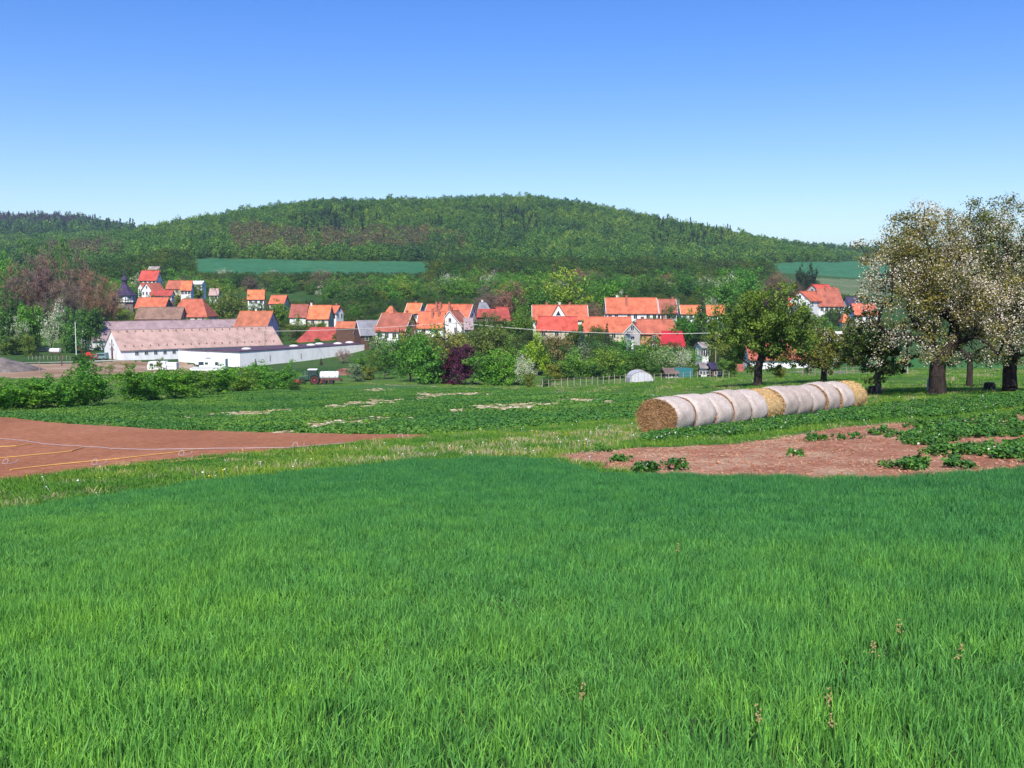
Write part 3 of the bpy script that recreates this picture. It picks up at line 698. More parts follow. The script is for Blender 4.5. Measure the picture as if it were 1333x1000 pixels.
# grass tufts on the verge and under the orchard
gp = []
for i in range(4):
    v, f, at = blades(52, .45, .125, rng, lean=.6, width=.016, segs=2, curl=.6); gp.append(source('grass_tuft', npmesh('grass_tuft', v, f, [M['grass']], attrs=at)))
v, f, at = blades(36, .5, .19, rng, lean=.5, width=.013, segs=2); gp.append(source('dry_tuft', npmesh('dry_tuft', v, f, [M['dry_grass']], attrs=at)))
def verge(a, b):
    z = zone_of(a, b); return (z == 6) & infov(a, b, .1)
x, y = grid_pts(verge, -34, 34, 14, 62, .36, rng); n = len(x)
BAND = W([(60, 645), (200, 622), (330, 604), (450, 590), (560, 575), (640, 570), (700, 562), (780, 556), (840, 551), (840, 566), (760, 574), (700, 588), (600, 588), (450, 598), (300, 613), (130, 633)], .15)
db = inpoly(x, y, BAND); dry = rng.rand(n) < np.where(db, .27, .05)
pick = np.where(dry, 4, rng.randint(0, 4, n)); hs = .8 + .35 * vnoise(x, y, 1.5, 5) + rng.normal(size=n) * .12
scatter('verge_grass', np.stack([x, y, T(x, y)], 1), np.stack([np.zeros(n), np.zeros(n), rng.uniform(0, 6.28, n)], 1), np.stack([np.ones(n), np.ones(n), np.clip(hs, .4, 1.5)], 1), pick, gp,
        'mixed green and straw coloured verge grass between the fields', 'grass')
def meadow(a, b):
    z = zone_of(a, b); qx, qy = project(a, b, T(a, b)); return ((z == 6) | (z == 0)) & infov(a, b, .04) & (b > 58) & (qy < 560)
mx_, my_ = grid_pts(meadow, -130, 110, 58, 190, 1.25, rng); kq = (vnoise(mx_, my_, 5, 61) + .6*vnoise(mx_, my_, 2, 62)) > -.35; mx_, my_ = mx_[kq], my_[kq]; nm = len(mx_); ms = rng.uniform(1.6, 2.9, nm)
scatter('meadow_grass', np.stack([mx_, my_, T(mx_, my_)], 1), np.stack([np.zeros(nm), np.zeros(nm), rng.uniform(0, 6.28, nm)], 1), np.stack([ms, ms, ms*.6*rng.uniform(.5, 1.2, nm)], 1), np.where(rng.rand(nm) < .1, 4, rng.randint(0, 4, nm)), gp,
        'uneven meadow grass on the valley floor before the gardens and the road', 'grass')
# dandelions and daisies in the verge
M['petal_y'] = solid('yellow_petals', (.75, .62, .03), .7); M['petal_w'] = solid('white_petals', (.8, .8, .74), .7)
fpr = []
for mt, rad in ((M['petal_y'], .03), (M['petal_w'], .026)):
    m = MB(); m.lathe([(.19, rad*.4), (.205, rad), (.215, rad*.5)], (0, 0, 0), (0, 0, 1), n=8); m.cyl((0,0,0),(0,0,.19),.003,n=4); fpr.append(source('flower', m.mesh('flower', [mt])))
pk = rng.rand(n) < np.where(db, .10, .03); fx, fy = x[pk], y[pk]; nf = len(fx); s_ = rng.uniform(.55, .95, nf)
scatter('meadow_flowers', np.stack([fx, fy, T(fx, fy)], 1), np.stack([rng.normal(size=nf)*.2, rng.normal(size=nf)*.2 - .25, np.zeros(nf)], 1), np.stack([s_, s_, s_], 1), (rng.rand(nf) < .68).astype(int), fpr,
        'tiny yellow and white flowers sprinkled through the verge grass', 'flowers')
# low leafy crop on the right, beside the bare red soil
POT = W([(842, 578), (900, 572), (960, 569), (1020, 562), (1080, 552), (1140, 548), (1200, 545), (1262, 540), (1333, 530), (1700, 512), (1700, 495), (1333, 514), (1250, 520), (1180, 527), (1110, 534), (1040, 541), (960, 551), (900, 560), (840, 570)])
POT2 = W([(1290, 578), (1333, 570), (1700, 545), (1700, 562), (1333, 582), (1290, 584)]); POT3 = W([(1175, 570), (1215, 560), (1265, 556), (1262, 570), (1225, 580), (1180, 580)]); POT4 = W([(1150, 560), (1260, 548), (1290, 548), (1290, 556), (1200, 566)])
pp = []
for i in range(4):
    rg = np.random.RandomState(60 + i); k = 16
    cc = np.stack([rg.normal(size=k)*.11, rg.normal(size=k)*.11, rg.uniform(.05, .2, k)], 1)
    pp.append(source('leafy_plant', crown_mesh('leafy_plant', cc, np.full(k, .07), 14, .075, rg, [M['potato']], flower=.004, up=1.0)))
def pot(a, b):
    nz = vnoise(a, b, 1.1, 31) + .6*vnoise(a, b, .45, 32)
    return (inpoly(a, b, POT) & (nz > -.62)) | ((inpoly(a, b, POT2)) & (nz > -.3)) | ((inpoly(a, b, POT3) | inpoly(a, b, POT4)) & (nz > -.05)) | (inpoly(a, b, Z_SOIL) & (nz > np.interp(a / b, [.2, .35, .5], [1.0, .7, .15])))
x, y = grid_pts(lambda a, b: pot(a, b) & infov(a, b, .1), 2, 34, 16, 56, .28, rng); n = len(x); s_ = rng.uniform(.45, 1.05, n)
scatter('low_leafy_crop', np.stack([x, y, T(x, y) - .01], 1), np.stack([np.zeros(n), np.zeros(n), rng.uniform(0, 6.28, n)], 1), np.stack([s_, s_, s_], 1), rng.randint(0, 4, n), pp,
        'low dark green leafy crop in rows beside the bare red soil', 'crop plants')
# straw litter and clods on the bare soil and in the dry streaks
M['straw_bit'] = leaf_mat('straw_bit', (.5, .34, .22), trans=.1, var=.35); M['clod'] = ground_mat('clod', [(.26, .10, .06), (.34, .15, .09), (.42, .22, .14)], 3, 20, .01)
lp = []
for i in range(3):
    rg = np.random.RandomState(80 + i); k = 26; c = np.stack([rg.uniform(-.2, .2, k), rg.uniform(-.2, .2, k), rg.uniform(.01, .04, k)], 1)
    vq, fq = quads(c, np.stack([rg.normal(size=k)*.3, rg.normal(size=k)*.3, np.ones(k)], 1), rg.uniform(.03, .09, k), .16, rg)
    lp.append(source('straw_litter', npmesh('straw_litter', vq, fq, [M['straw_bit']], attrs={'tint': np.repeat(rg.rand(k), 4), 'clump': np.full(4*k, .5), 'flower': np.zeros(4*k)})))
def rock(rg, mat):
    me = MB(); me.lathe([(-.5, .3), (-.25, .8), (.1, 1), (.4, .7), (.6, .2)], (0, 0, 0), (0, 0, 1), n=7); mm = me.mesh('clod', [mat])
    for v in mm.vertices: v.co *= rg.uniform(.75, 1.2); v.co.z *= .7
    return source('clod', mm)
lp += [rock(rng, M['clod']) for _ in range(2)]
x, y = grid_pts(lambda a, b: inpoly(a, b, Z_SOIL) & infov(a, b, .1), 0, 34, 14, 50, .26, rng); n = len(x)
pick = np.where(rng.rand(n) < .5, rng.randint(0, 3, n), rng.randint(3, 5, n)); keep = (pick > 2) | (vnoise(x, y, .9, 41) > -.15); x, y, pick = x[keep], y[keep], pick[keep]; n = len(x)
s_ = np.where(pick > 2, rng.uniform(.02, .07, n), rng.uniform(.7, 1.2, n))
scatter('soil_litter', np.stack([x, y, T(x, y) + .005], 1), np.stack([np.zeros(n), np.zeros(n), rng.uniform(0, 6.28, n)], 1), np.stack([s_, s_, s_], 1), pick, lp, 'clods and straw scraps lying on the bare red soil', 'soil litter')
# green low crop field
cp = []
for i in range(4):
    rg = np.random.RandomState(90 + i); k = 60; cc = np.stack([rg.uniform(-.5, .5, k), rg.uniform(-.5, .5, k), rg.uniform(.02, .09, k)], 1)
    cp.append(source('crop_patch', crown_mesh('crop_patch', cc, np.full(k, .07), 8, .13, rg, [M['cropleaf']], up=.9)))
def crop(a, b):
    z = zone_of(a, b); thin = np.abs(((b + .18 * a) % 19.0) - 9) < .3
    sv = streak_val(a, b) + .9 * vnoise(a, b, 2.2, 17)
    return (z == 7) & infov(a, b, .05) & ~thin & ~((sv > -.8) & (rng.rand(len(a)) < .55))
x, y = grid_pts(crop, -75, 30, 30, 165, .85, rng); k = (y < 110) | (rng.rand(len(y)) < .6); x, y = x[k], y[k]; n = len(x); s_ = rng.uniform(.85, 1.2, n)
ex, ey = grid_pts(lambda a, b: (zone_of(a, b) == 8) & (rng.rand(len(a)) < .3), -75, 30, 30, 165, .8, rng); ne = len(ex)
x = np.concatenate([x, ex]); y = np.concatenate([y, ey]); s_ = np.concatenate([s_, rng.uniform(.25, .6, ne)]); n = len(x)
scatter('low_green_crop', np.stack([x, y, T(x, y)], 1), np.stack([np.zeros(n), np.zeros(n), rng.uniform(0, 6.28, n)], 1), np.stack([s_, s_, s_ * rng.uniform(.7, 1.25, n)], 1), rng.randint(0, 4, n), cp,
        'dark green low crop covering the field with dry streaks', 'crop plants')
M['pale_stone'] = ground_mat('pale_litter', [(.38, .30, .17), (.5, .42, .27), (.68, .62, .5)], 1, 8, .02)
px_, py_ = grid_pts(lambda a, b: (zone_of(a, b) == 8) & (rng.rand(len(a)) < .7), -75, 30, 30, 165, .42, rng); n = len(px_); s_ = rng.uniform(.05, .22, n)
scatter('dry_clods', np.stack([px_, py_, T(px_, py_)], 1), np.stack([np.zeros(n), np.zeros(n), rng.uniform(0, 6.28, n)], 1), np.stack([s_*1.6, s_, s_*.6], 1), rng.randint(0, 2, n), [rock(rng, M['pale_stone']), rock(rng, M['patch'])],
        'pale dry clods lying in the bare streaks of the green field', 'clods')

# ------------------------------------------------------------------ forest on the hills
FC = {'g': (.092, .21, .034), 'y': (.135, .25, .04), 'd': (.05, .13, .034), 'b': (.135, .135, .068), 'n': (.016, .036, .024), 'k': (.055, .045, .05)}
fp = []; fkey = []
for key, c in FC.items():
    mt = leaf_mat('forest_' + key, c, trans=.28, var=.25)
    for i in range(2):
        rg = np.random.RandomState(200 + len(fp))
        if key == 'n':
            cs = np.array([(rg.normal()*.9*(1-t), rg.normal()*.9*(1-t), 1 + t*10) for t in np.linspace(0, 1, 14)]); cr_ = np.array([1.7*(1-t)+.3 for t in np.linspace(0, 1, 14)])
            me = crown_mesh('forest_tree', cs, cr_, 12, .9, rg, [mt])
        else:
            cs, cr_ = ellipsoid_clumps(rg, 9, 1, 10.5, 22, 6, (.15, .22)); me = crown_mesh('forest_tree', cs, cr_, 15, 1.15, rg, [mt])
        fp.append(source('forest_tree', me)); fkey.append(key)
KI = {k: [i for i, q in enumerate(fkey) if q == k] for k in FC}
def hillpts(px0, px1, D0, D1, step, fn=None, sc=1.0):
    xs = []; x0, x1 = xof(px0, D1), xof(px1, D1)
    gx, gy = grid_pts(lambda a, b: np.ones(len(a), bool), x0, x1, D0, D1, step, rng)
    gz = T(gx, gy); qx, qy = project(gx, gy, gz); k = (qx > px0) & (qx < px1) & ~(inpoly(gx, gy, Z_EMER) | inpoly(gx, gy, Z_RFLD) | inpoly(gx, gy, Z_PALE))
    top = np.interp(qx, [245, 255, 560, 700, 860, 1010, 1130, 1140], [336, 337, 341, 350, 352, 343, 341, 341])
    k &= (qx < 246) | (qy < top) | ((qx > 590) & (qx < 1000))
    if fn is not None: k &= fn(gx, gy, qx, qy)
    return gx[k], gy[k], gz[k], qx[k], qy[k]
pts = []; sc = []; pk = []
def addf(gx, gy, gz, s, keys):
    pts.append(np.stack([gx, gy, gz - .5], 1)); sc.append(s); pk.append(keys)
def choose(gx, gy, qx, qy):
    n = len(gx); u = rng.rand(n); a = vnoise(gx, gy, 55, 51) + .5 * vnoise(gx, gy, 22, 52); out = np.full(n, 'g', dtype='<U1')
    out[(a > .35)] = 'y'; out[(a < -.5)] = 'd'; out[u < .12] = 'd'; out[(u > .9)] = 'y'
    bn = (qx > 300) & (qx < 610) & (qy > 302 + (qx - 300) * .025) & (qy < 334); bn |= (qx > 60) & (qx < 160) & (qy > 325) & (qy < 345)
    out[bn & (u < .78)] = 'b'
    cn = ((qx > 850) & (qx < 960) & (qy < 330) & (a > -.2)) | ((qx > 380) & (qx < 700) & (qy > 280) & (qy < 312) & (a < -.1)); out[cn & (u < .6)] = 'n'
    out[(qx > 560) & (qx < 650) & (qy > 300) & (qy < 330) & (u < .5)] = 'd'
    return np.array([KI[k][rng.randint(2)] for k in out])
h = hillpts(-420, 1650, 640, 1330, 6.4, lambda a, b, qx, qy: b < 1340)
addf(h[0], h[1], h[2], np.clip(.82 + rng.normal(size=len(h[0])) * .17, .5, 1.4), choose(h[0], h[1], h[3], h[4]))
h = hillpts(-480, 330, 1330, 2250, 15, None)
u = rng.rand(len(h[0])); kk = np.where(h[4] < 302, 'k', 'd'); kk[(u < .35)] = 'n'; kk[(u > .85)] = 'g'
addf(h[0], h[1], h[2], rng.uniform(1.2, 2.3, len(u)) * np.where(kk == 'n', 1.05, 1), np.array([KI[k][rng.randint(2)] for k in kk]))
h = hillpts(880, 1500, 1330, 1980, 13, None); u = rng.rand(len(h[0])); kk = np.where(u < .55, 'd', 'g'); kk[u > .85] = 'n'
addf(h[0], h[1], h[2], rng.uniform(1.0, 1.7, len(u)), np.array([KI[k][rng.randint(2)] for k in kk]))
pts = np.concatenate(pts); s_ = np.concatenate(sc); pk = np.concatenate(pk); n = len(pts)
scatter('forest', pts, np.stack([np.zeros(n), np.zeros(n), rng.uniform(0, 6.28, n)], 1), np.stack([s_, s_, s_ * rng.uniform(.85, 1.2, n)], 1), pk, fp, 'dense mixed woodland covering the long hill behind the village', 'forest')
print('FOREST', n)
# ------------------------------------------------------------------ buildings
M['w_white'] = plaster_mat('white_plaster', (.82, .81, .79)); M['w_cream'] = plaster_mat('cream_plaster', (.62, .55, .42)); M['w_grey'] = plaster_mat('grey_plaster', (.42, .40, .38))
M['w_ochre'] = plaster_mat('ochre_plaster', (.58, .38, .2)); M['w_blue'] = plaster_mat('shade_blue_plaster', (.45, .45, .6)); M['w_stone'] = ground_mat('rubble_stone', [(.20, .15, .13), (.28, .22, .18), (.35, .29, .25)], 1.2, 4, .05)  # blue plaster: the shade on one house gable put into its wall colour
M['w_brick'] = ground_mat('brick_wall', [(.42, .18, .10), (.5, .24, .14), (.56, .3, .18)], 1.2, 6, .03); M['w_wood'] = solid('dark_boards', (.11, .06, .04), .85, .3, 2)
M['t_orange'] = tile_mat('orange_tiles', (.50, .138, .078)); M['t_bright'] = tile_mat('bright_orange_tiles', (.56, .17, .08)); M['t_red'] = tile_mat('red_tiles', (.50, .085, .06))
M['t_dark'] = tile_mat('weathered_red_tiles', (.36, .11, .075)); M['t_crimson'] = tile_mat('crimson_sheet_roof', (.50, .028, .04), var=.12); M['t_grey'] = tile_mat('grey_tiles', (.30, .26, .25)); M['t_pink'] = tile_mat('faded_pink_tiles', (.40, .275, .255), var=.3)
M['t_slate'] = tile_mat('dark_slate', (.055, .045, .085)); M['t_brown'] = tile_mat('brown_tiles', (.24, .15, .11)); M['t_white'] = solid('pale_roof', (.6, .6, .6), .6)
M['glass'] = solid('window_glass', (.035, .045, .06), .12, .1, spec=.6); M['frame'] = solid('window_frame', (.6, .58, .55), .5); M['door'] = solid('brown_door', (.16, .07, .04), .6)
M['chim'] = solid('chimney_brick', (.34, .13, .09), .9, .25, 4); M['chim_w'] = solid('chimney_render', (.62, .6, .57), .9); M['gutter'] = solid('gutter', (.25, .22, .2), .5); M['red_door'] = solid('dark_red_door', (.16, .02, .025), .6)
M['timber'] = solid('black_timber', (.03, .024, .024), .8, .2)
def local(o): return o
def window(parent, x, y, z, wd, ht, nx, ny, name='window', glass='glass', frame='frame', bars=1):
    """window in a wall at (x,y,z) with outward normal (nx,ny); pane is a sub-part"""
    t = (-ny, nx); m = MB(); f = .09
    def bar(a0, a1, z0, z1, d0, d1):
        pts = [(x + t[0]*a + nx*d, y + t[1]*a + ny*d) for a, d in ((a0, d0), (a1, d0), (a1, d1), (a0, d1))]
        m.prism([(p[0], p[1]) for p in pts], 'z', z0, z1)
    w2 = wd / 2
    bar(-w2 - f, -w2, z - f, z + ht + f, -.02, .07); bar(w2, w2 + f, z - f, z + ht + f, -.02, .07); bar(-w2, w2, z - f, z, -.02, .09); bar(-w2, w2, z + ht, z + ht + f, -.02, .07)
    if bars and wd > .6: bar(-.03, .03, z, z + ht, -.02, .055)
    o = m.build(name, M[frame], parent)
    m = MB(); bar(-w2, w2, z, z + ht, -.03, .03); m.build('pane', M[glass], o); return o
def gable_house(name, label, base, yaw, L, Wd, hw, hr, roof='t_orange', wall='w_white', hip=(0, 0), eave=.45, verge_=.3, chim=(), wins=None, gwins=None, cat='house', group=None, gable=None, doors=(), attic=True, depth=1.5, trim=None):
    """long axis along local x; base is the middle of the footprint; hw wall height, hr roof rise; hip: cut at each end"""
    o = empty(name, base, yaw); l2, w2 = L / 2, Wd / 2
    m = MB(); hx = [hip[0] * hr, hip[1] * hr]
    if not hip[0] and not hip[1]: m.prism([(-w2, -depth), (w2, -depth), (w2, hw), (0, hw + hr - .08), (-w2, hw)], 'x', -l2, l2)
    else:
        m.box(-l2, l2, -w2, w2, -depth, hw)
    wl = m.build('wall', M[wall], o)
    if gable:
        g = MB()
        for s in (-1, 1): g.prism([(-w2*.98, hw + .02), (w2*.98, hw + .02), (0, hw + hr - .2)], 'x', *(sorted((s*l2, s*(l2+.04)))))
        g.build('gable_cladding', M[gable], wl)
    # roof shell with thickness
    sl = hr / w2; e = eave; th = .16; ro = MB(); ex = verge_
    x0, x1 = -l2 - ex, l2 + ex; ye = w2 + e; ze = hw - sl * e; rx0, rx1 = x0 + hip[0] * (hr + sl*e), x1 - hip[1] * (hr + sl*e)
    top = [(x0, -ye, ze), (x1, -ye, ze), (x1, ye, ze), (x0, ye, ze), (rx0, 0, hw + hr), (rx1, 0, hw + hr)]
    v = top + [(a, b, c + th) for a, b, c in top]
    fs = [(6, 7, 11, 10), (8, 9, 10, 11), (9, 6, 10), (7, 8, 11)] if (hip[0] and hip[1]) else [(6, 7, 11, 10), (8, 9, 10, 11)]
    if not (hip[0] and hip[1]):
        if hip[0]: fs.append((9, 6, 10))
        if hip[1]: fs.append((7, 8, 11))
    fs += [(0, 4, 5, 1), (2, 5, 4, 3)]
    if hip[0]: fs += [(3, 4, 0)]
    else: fs += [(0, 6, 10, 4), (4, 10, 9, 3)]
    if hip[1]: fs += [(1, 5, 2)]
    else: fs += [(1, 5, 11, 7), (5, 2, 8, 11)]
    fs += [(0, 1, 7, 6), (2, 3, 9, 8)] + ([(3, 0, 6, 9)] if hip[0] else []) + ([(1, 2, 8, 7)] if hip[1] else [])
    ro.add(v, fs); rf = ro.build('roof', M[roof], o)
    cp_ = MB(); cp_.cyl((rx0, 0, hw + hr + th), (rx1, 0, hw + hr + th), .13, n=6); cp_.build('ridge_tiles', M[roof], rf)
    if trim:
        tr = MB()
        for s in (-1, 1):
            xs = s * (l2 + ex + .03)
            for q in (-1, 1): tr.prism([(q*ye, ze - .05), (0, hw + hr - .05), (0, hw + hr + th + .04), (q*ye, ze + th + .04)], 'x', min(xs, xs - s*.12), max(xs, xs - s*.12))
        tr.build('verge_board', M[trim], rf)
    for c in chim:
        cx, cy = c[0] * l2, c[1] * w2; cz = hw + hr - abs(cy) * sl; mm = MB()
        mm.box(cx-.28, cx+.28, cy-.28, cy+.28, cz-.5, hw + hr + .75); mm.box(cx-.34, cx+.34, cy-.34, cy+.34, hw + hr + .75, hw + hr + .9)
        mm.build('chimney', M[c[2] if len(c) > 2 else 'chim'], rf)
    wins = int(L / 3) if wins is None else wins; wh = min(1.2, max(hw - 1.5, .5)); wz = max(.8, hw - wh - .55)
    for side in (-1,):
        for i in range(wins):
            x = -l2 + L * (i + .5) / wins
            if any(abs(x - d * l2) < .9 for d in doors): continue
            window(o, x, side * w2, wz, .95, wh, 0, side)
    for d in doors:
        mm = MB(); mm.box(d*l2-.5, d*l2+.5, -w2-.06, -w2+.05, 0, 2.05); dd = mm.build('door', M['door'], o)
        mm = MB(); mm.box(d*l2+.32, d*l2+.4, -w2-.12, -w2-.04, 1.0, 1.1); mm.build('handle', M['gutter'], dd)
    gwins = 2 if gwins is None else gwins
    for s in (-1, 1):
        if hip[0 if s < 0 else 1] and gwins == 0: continue
        for i in range(gwins):
            y = -w2 + Wd * (i + .5) / gwins; window(o, s * l2, y, wz, .9, wh, s, 0)
        if attic and not hip[0 if s < 0 else 1] and hr > 2: window(o, s * (l2 + (.04 if gable else 0)), 0, hw + hr * .25, .8, 1.0, s, 0)
    return tag(o, label, cat, group)
def house_px(name, label, pa, pb, yr, ye, D, yaw=0, hw=3.0, k=1.05, **kw):
    """ridge from column pa to pb at row yr and depth D, front eave at row ye; yaw turns the ridge (degrees)"""
    hr = (zof(yr, D) - zof(ye, D)) * .93; Wd = max(4.0, 2 * hr * k); y = R(yaw); c, s = math.cos(y), math.sin(y)
    x0 = xof(pa, D, yr); r1 = ray(pb, yr)[0]           # far end: x0 + L c = r1 (D + L s)
    L = (r1 * D - x0) / max(.2, c - r1 * s); L = abs(L) - .6
    mx, my = x0 + (L/2 + .3) * c, D + (L/2 + .3) * s
    zt = zof(yr, my); zb = zt - hr - hw
    return gable_house(name, label, (mx, my, zb), y, L, Wd, hw, hr, depth=max(1.5, zb - Tz(mx, my) + 2), **kw)

H = house_px
# --- two long farm barns
def barn(label, A, L, th, Wd, hw, hr, nwin, vent_rows, extra=None):
    c, s = math.cos(th), math.sin(th); mid = (A[0] + c*L/2 - s*Wd/2, A[1] + s*L/2 + c*Wd/2, A[2])
    o = gable_house('barn', label, mid, th, L, Wd, hw, hr, 't_pink', 'w_white', wins=0, gwins=0, attic=False, eave=.4, verge_=.2, cat='barn', depth=3)
    for i in range(nwin):
        x = -L/2 + 4.2 + (L - 6) * i / nwin; window(o, x, -Wd/2, hw - 1.45, .85, .75, 0, -1, bars=1)
    m = MB(); m.box(-L/2 - .08, -L/2 + .05, -.55, .55, -.2, hw + .6); d = m.build('door', M['red_door'], o)
    m = MB(); m.box(-L/2 - .05, -L/2 + .05, -.28, .28, hw + .62, hw + hr*.52); m.build('hatch', M['red_door'], o)
    for zz in (hw - .3, hw + .9):
        for yy in (-1.35, 1.35): window(o, -L/2, yy, zz, .5, .5, -1, 0, bars=0)
    sl = hr / (Wd / 2)
    for r in vent_rows:                        # little roof vents in rows
        k = int(L / 2.2)
        for i in range(k):
            x = -L/2 + 1.5 + i * 2.2; y = -Wd/2 * (1 - r); z = hw + hr * r; m = MB()
            m.prism([(y - .16, z + .1), (y + .16, z + .1 + .32*sl), (y + .1, z + .42 + .2*sl), (y - .16, z + .34)], 'x', x - .12, x + .12); m.build('roof_vent', M['t_brown'], o)
    return o
A1 = P(157, 470, 262); A1.z = zof(469.5, 262)
b1 = barn('front long white barn with faded pink tiled roof and a row of small square windows', A1, 45.5, R(40), 12.0, 2.75, 4.7, 16, (.12,.88))
# keep the rear barn's ridge parallel, one barn width behind
A2 = Vector((xof(111.5, 302) + math.sin(R(40)) * 6.2 , 302 - math.cos(R(40)) * 6.2, 0)); A2.z = zof(420, 302) - 8.3
b2 = barn('rear long white barn with faded pink tiled roof behind the nearer barn', A2, 49, R(40), 12.4, 3.3, 5.0, 5, (.4,))
# link building between the barn gables, with dark canopy
# --- flat roofed white annex
M['felt'] = ground_mat('roof_felt', [(.085, .05, .085), (.11, .07, .105), (.14, .09, .13)], .4, 3, .01)
def annex():
    a = P(232, 458, 262); b = P(312, 458.6, 252); c = P(486, 448.2, 292); d = b + Vector((0, 0, 0)); zt = -13.15
    n1 = (c - b); n1.z = 0; n1.normalize(); back = Vector((-n1.y, n1.x, 0))
    ft = [(a.x, a.y), (b.x, b.y), (c.x, c.y), (c.x + back.x*10.5, c.y + back.y*10.5), (b.x + back.x*11.5 - 2, b.y + back.y*11.5), ]
    o = empty('warehouse', (b.x, b.y, zt - 4.3)); q = [(p[0] - b.x, p[1] - b.y) for p in ft]
    m = MB(); m.prism(q, 'z', -2.5, 4.3); m.build('wall', M['w_white'], o)
    cx = sum(p[0] for p in q)/5; cy = sum(p[1] for p in q)/5
    big = [(cx + (p[0]-cx)*1.012, cy + (p[1]-cy)*1.02) for p in q]; m = MB(); m.prism(big, 'z', 4.302, 4.5); rf = m.build('roof', M['felt'], o)
    for t, s in ((.13, 3.2), (.47, 3.4), (.60, 3.4), (.72, 5.2), (.80, 3.0), (.93, 4)):
        p = n1 * (c - b).length * t + back * s * 1.5; m = MB(); m.lathe([(0, 1.3), (.18, 1.25), (.42, .8), (.5, .2)], (p.x, p.y, 4.5), (0, 0, 1), n=14); m.build('roof_light', M['frame'], rf, smooth=True)
    for t in (.2, .42): 
        p = n1 * (c - b).length * t - back * .05; m = MB(); m.cyl((p.x, p.y, 1.6), (p.x, p.y, 3.0), .09); m.build('downpipe', M['gutter'], o)
    tag(o, 'long white flat roofed farm warehouse with dark roof and pale roof lights', 'warehouse')
annex()
# --- village houses, left to right
H('house', 'tall red roofed house highest on the left slope above the church', 184, 208, 353, 365.5, 430, 0, hw=3.2, roof='t_red', chim=((-.6, .1),), wins=4, doors=())
H('cottage', 'tiny white cottage with grey roof above the highest red roof', 194, 208.5, 347.5, 351, 452, 4, hw=1.6, roof='t_grey', wins=4, gwins=1, attic=False, cat='cottage')
H('house', 'white gabled house with dull red roof just right of the church', 190, 208, 369, 379, 402, 60, hw=3.6, roof='t_dark', wall='w_white', gwins=3, wins=3)
H('house', 'low white building with red roof and row of windows below the white gable', 197, 226, 378.5, 384.5, 392, 2, hw=2.3, roof='t_red', wins=6, attic=False)
H('house', 'small white house with brownish roof left of the white gable', 182, 192, 369, 375, 410, 50, hw=3, roof='t_dark', wins=2)
H('house', 'orange roofed house among trees right of the church hill', 219, 240, 366, 376, 415, -4, hw=3.4, roof='t_orange', chim=((.5, .1),), wall='w_cream')
H('house', 'bright orange roofed house with a white front half hidden by bushes', 236, 251, 366, 378, 408, 8, hw=4.2, roof='t_bright', wins=3)
H('shed', 'white flat looking shed right of the bright orange roof', 250, 266, 366.5, 370, 425, -8, hw=2.2, roof='t_white', wins=2, gwins=1, attic=False, cat='shed')
H('barn', 'wide red tiled barn with long roof below the church', 180, 220, 388, 401, 352, -3, hw=2.8, roof='t_orange', wall='w_stone', wins=3, attic=False, chim=(), cat='barn')
H('barn', 'old grey brown roofed barn in front of the wide red tiled barn', 180, 240, 400.5, 415, 338, 0, hw=3, roof='t_brown', wall='w_stone', wins=2, attic=False, cat='barn')
H('farmhouse', 'large farmhouse with hipped orange roof behind the rear barn', 229, 277, 390, 412.5, 345, -2, hw=3.4, roof='t_orange', hip=(.35, .6), wall='w_cream', gwins=2, wins=5, cat='farmhouse')
H('house', 'small house with faded pink roof among trees', 273, 286, 376, 384, 390, 5, hw=3.2, roof='t_pink', wins=2)
H('house', 'orange roofed house above the trees with white left gable', 322, 345, 378, 389.5, 372, 10, hw=3.2, roof='t_bright', chim=((.8, .1),), wins=3)
H('cottage', 'low orange roofed cottage half sunk in the trees', 353, 374, 385, 395, 360, -8, hw=2.6, roof='t_orange', wins=3, wall='w_cream', cat='cottage')
H('house', 'house with big bright orange roof and shade-tinted bluish gable at the barn ends', 312, 356, 406, 425, 312, -10, hw=3.2, roof='t_bright', wall='w_blue', chim=((-.05, .1, 'chim_w'),), wins=4, gwins=1)
H('house', 'house with dark weathered red roof behind a conifer', 379, 402, 397, 413, 335, 0, hw=3.4, roof='t_dark', wall='w_white')
H('house', 'orange roofed house right beside the dark weathered roof', 403, 432, 398, 415, 333, -3, hw=3.4, roof='t_bright', wall='w_cream', chim=((-.9, .0, 'chim_w'),))
H('house', 'small orange house with white right gable and grey chimney', 431, 443, 398.5, 407, 345, -25, hw=3.2, roof='t_orange', chim=((.2, .1),), wins=2)
H('hall', 'low hall with wide hipped red metal roof', 388, 453, 427, 445, 318, 0, hw=2.6, roof='t_red', hip=(.9, .9), wall='w_white', wins=8, cat='hall', k=1.25)
H('shed', 'open shed with flat orange roof next to a timber gable', 438, 465, 419.5, 426.5, 300, -3, hw=2.4, roof='t_bright', wall='w_wood', wins=0, gwins=0, attic=False, cat='shed', k=1.3)
H('barn', 'barn with grey brown roof and dark timber gable facing left', 464, 497, 418, 436, 292, 22, hw=2.6, roof='t_grey', wall='w_wood', gwins=0, wins=2, attic=False, trim='frame', cat='barn')
H('shed', 'low white shed with rusty roof below the big orange gable', 488, 520, 425, 431, 276, 3, hw=3.2, roof='t_dark', wins=3, gwins=1, attic=False, cat='shed')
H('house', 'tiny house with pyramid orange roof behind the ridge', 503, 515, 399.5, 407, 325, -10, hw=2.6, roof='t_bright', wins=1, gwins=1, hip=(.5, .5))
H('house', 'house with wide orange roof and brick gable at the left of the dense roofs', 497, 537, 408.5, 430, 292, -18, hw=3.2, roof='t_orange', wall='w_brick', chim=((.6, .2),), trim='w_cream')
H('house', 'smaller orange roofed house with white right gable at the back', 530, 550, 395.5, 407.5, 318, -14, hw=3.2, roof='t_bright', chim=((.1, .2),), trim='frame', wins=2)
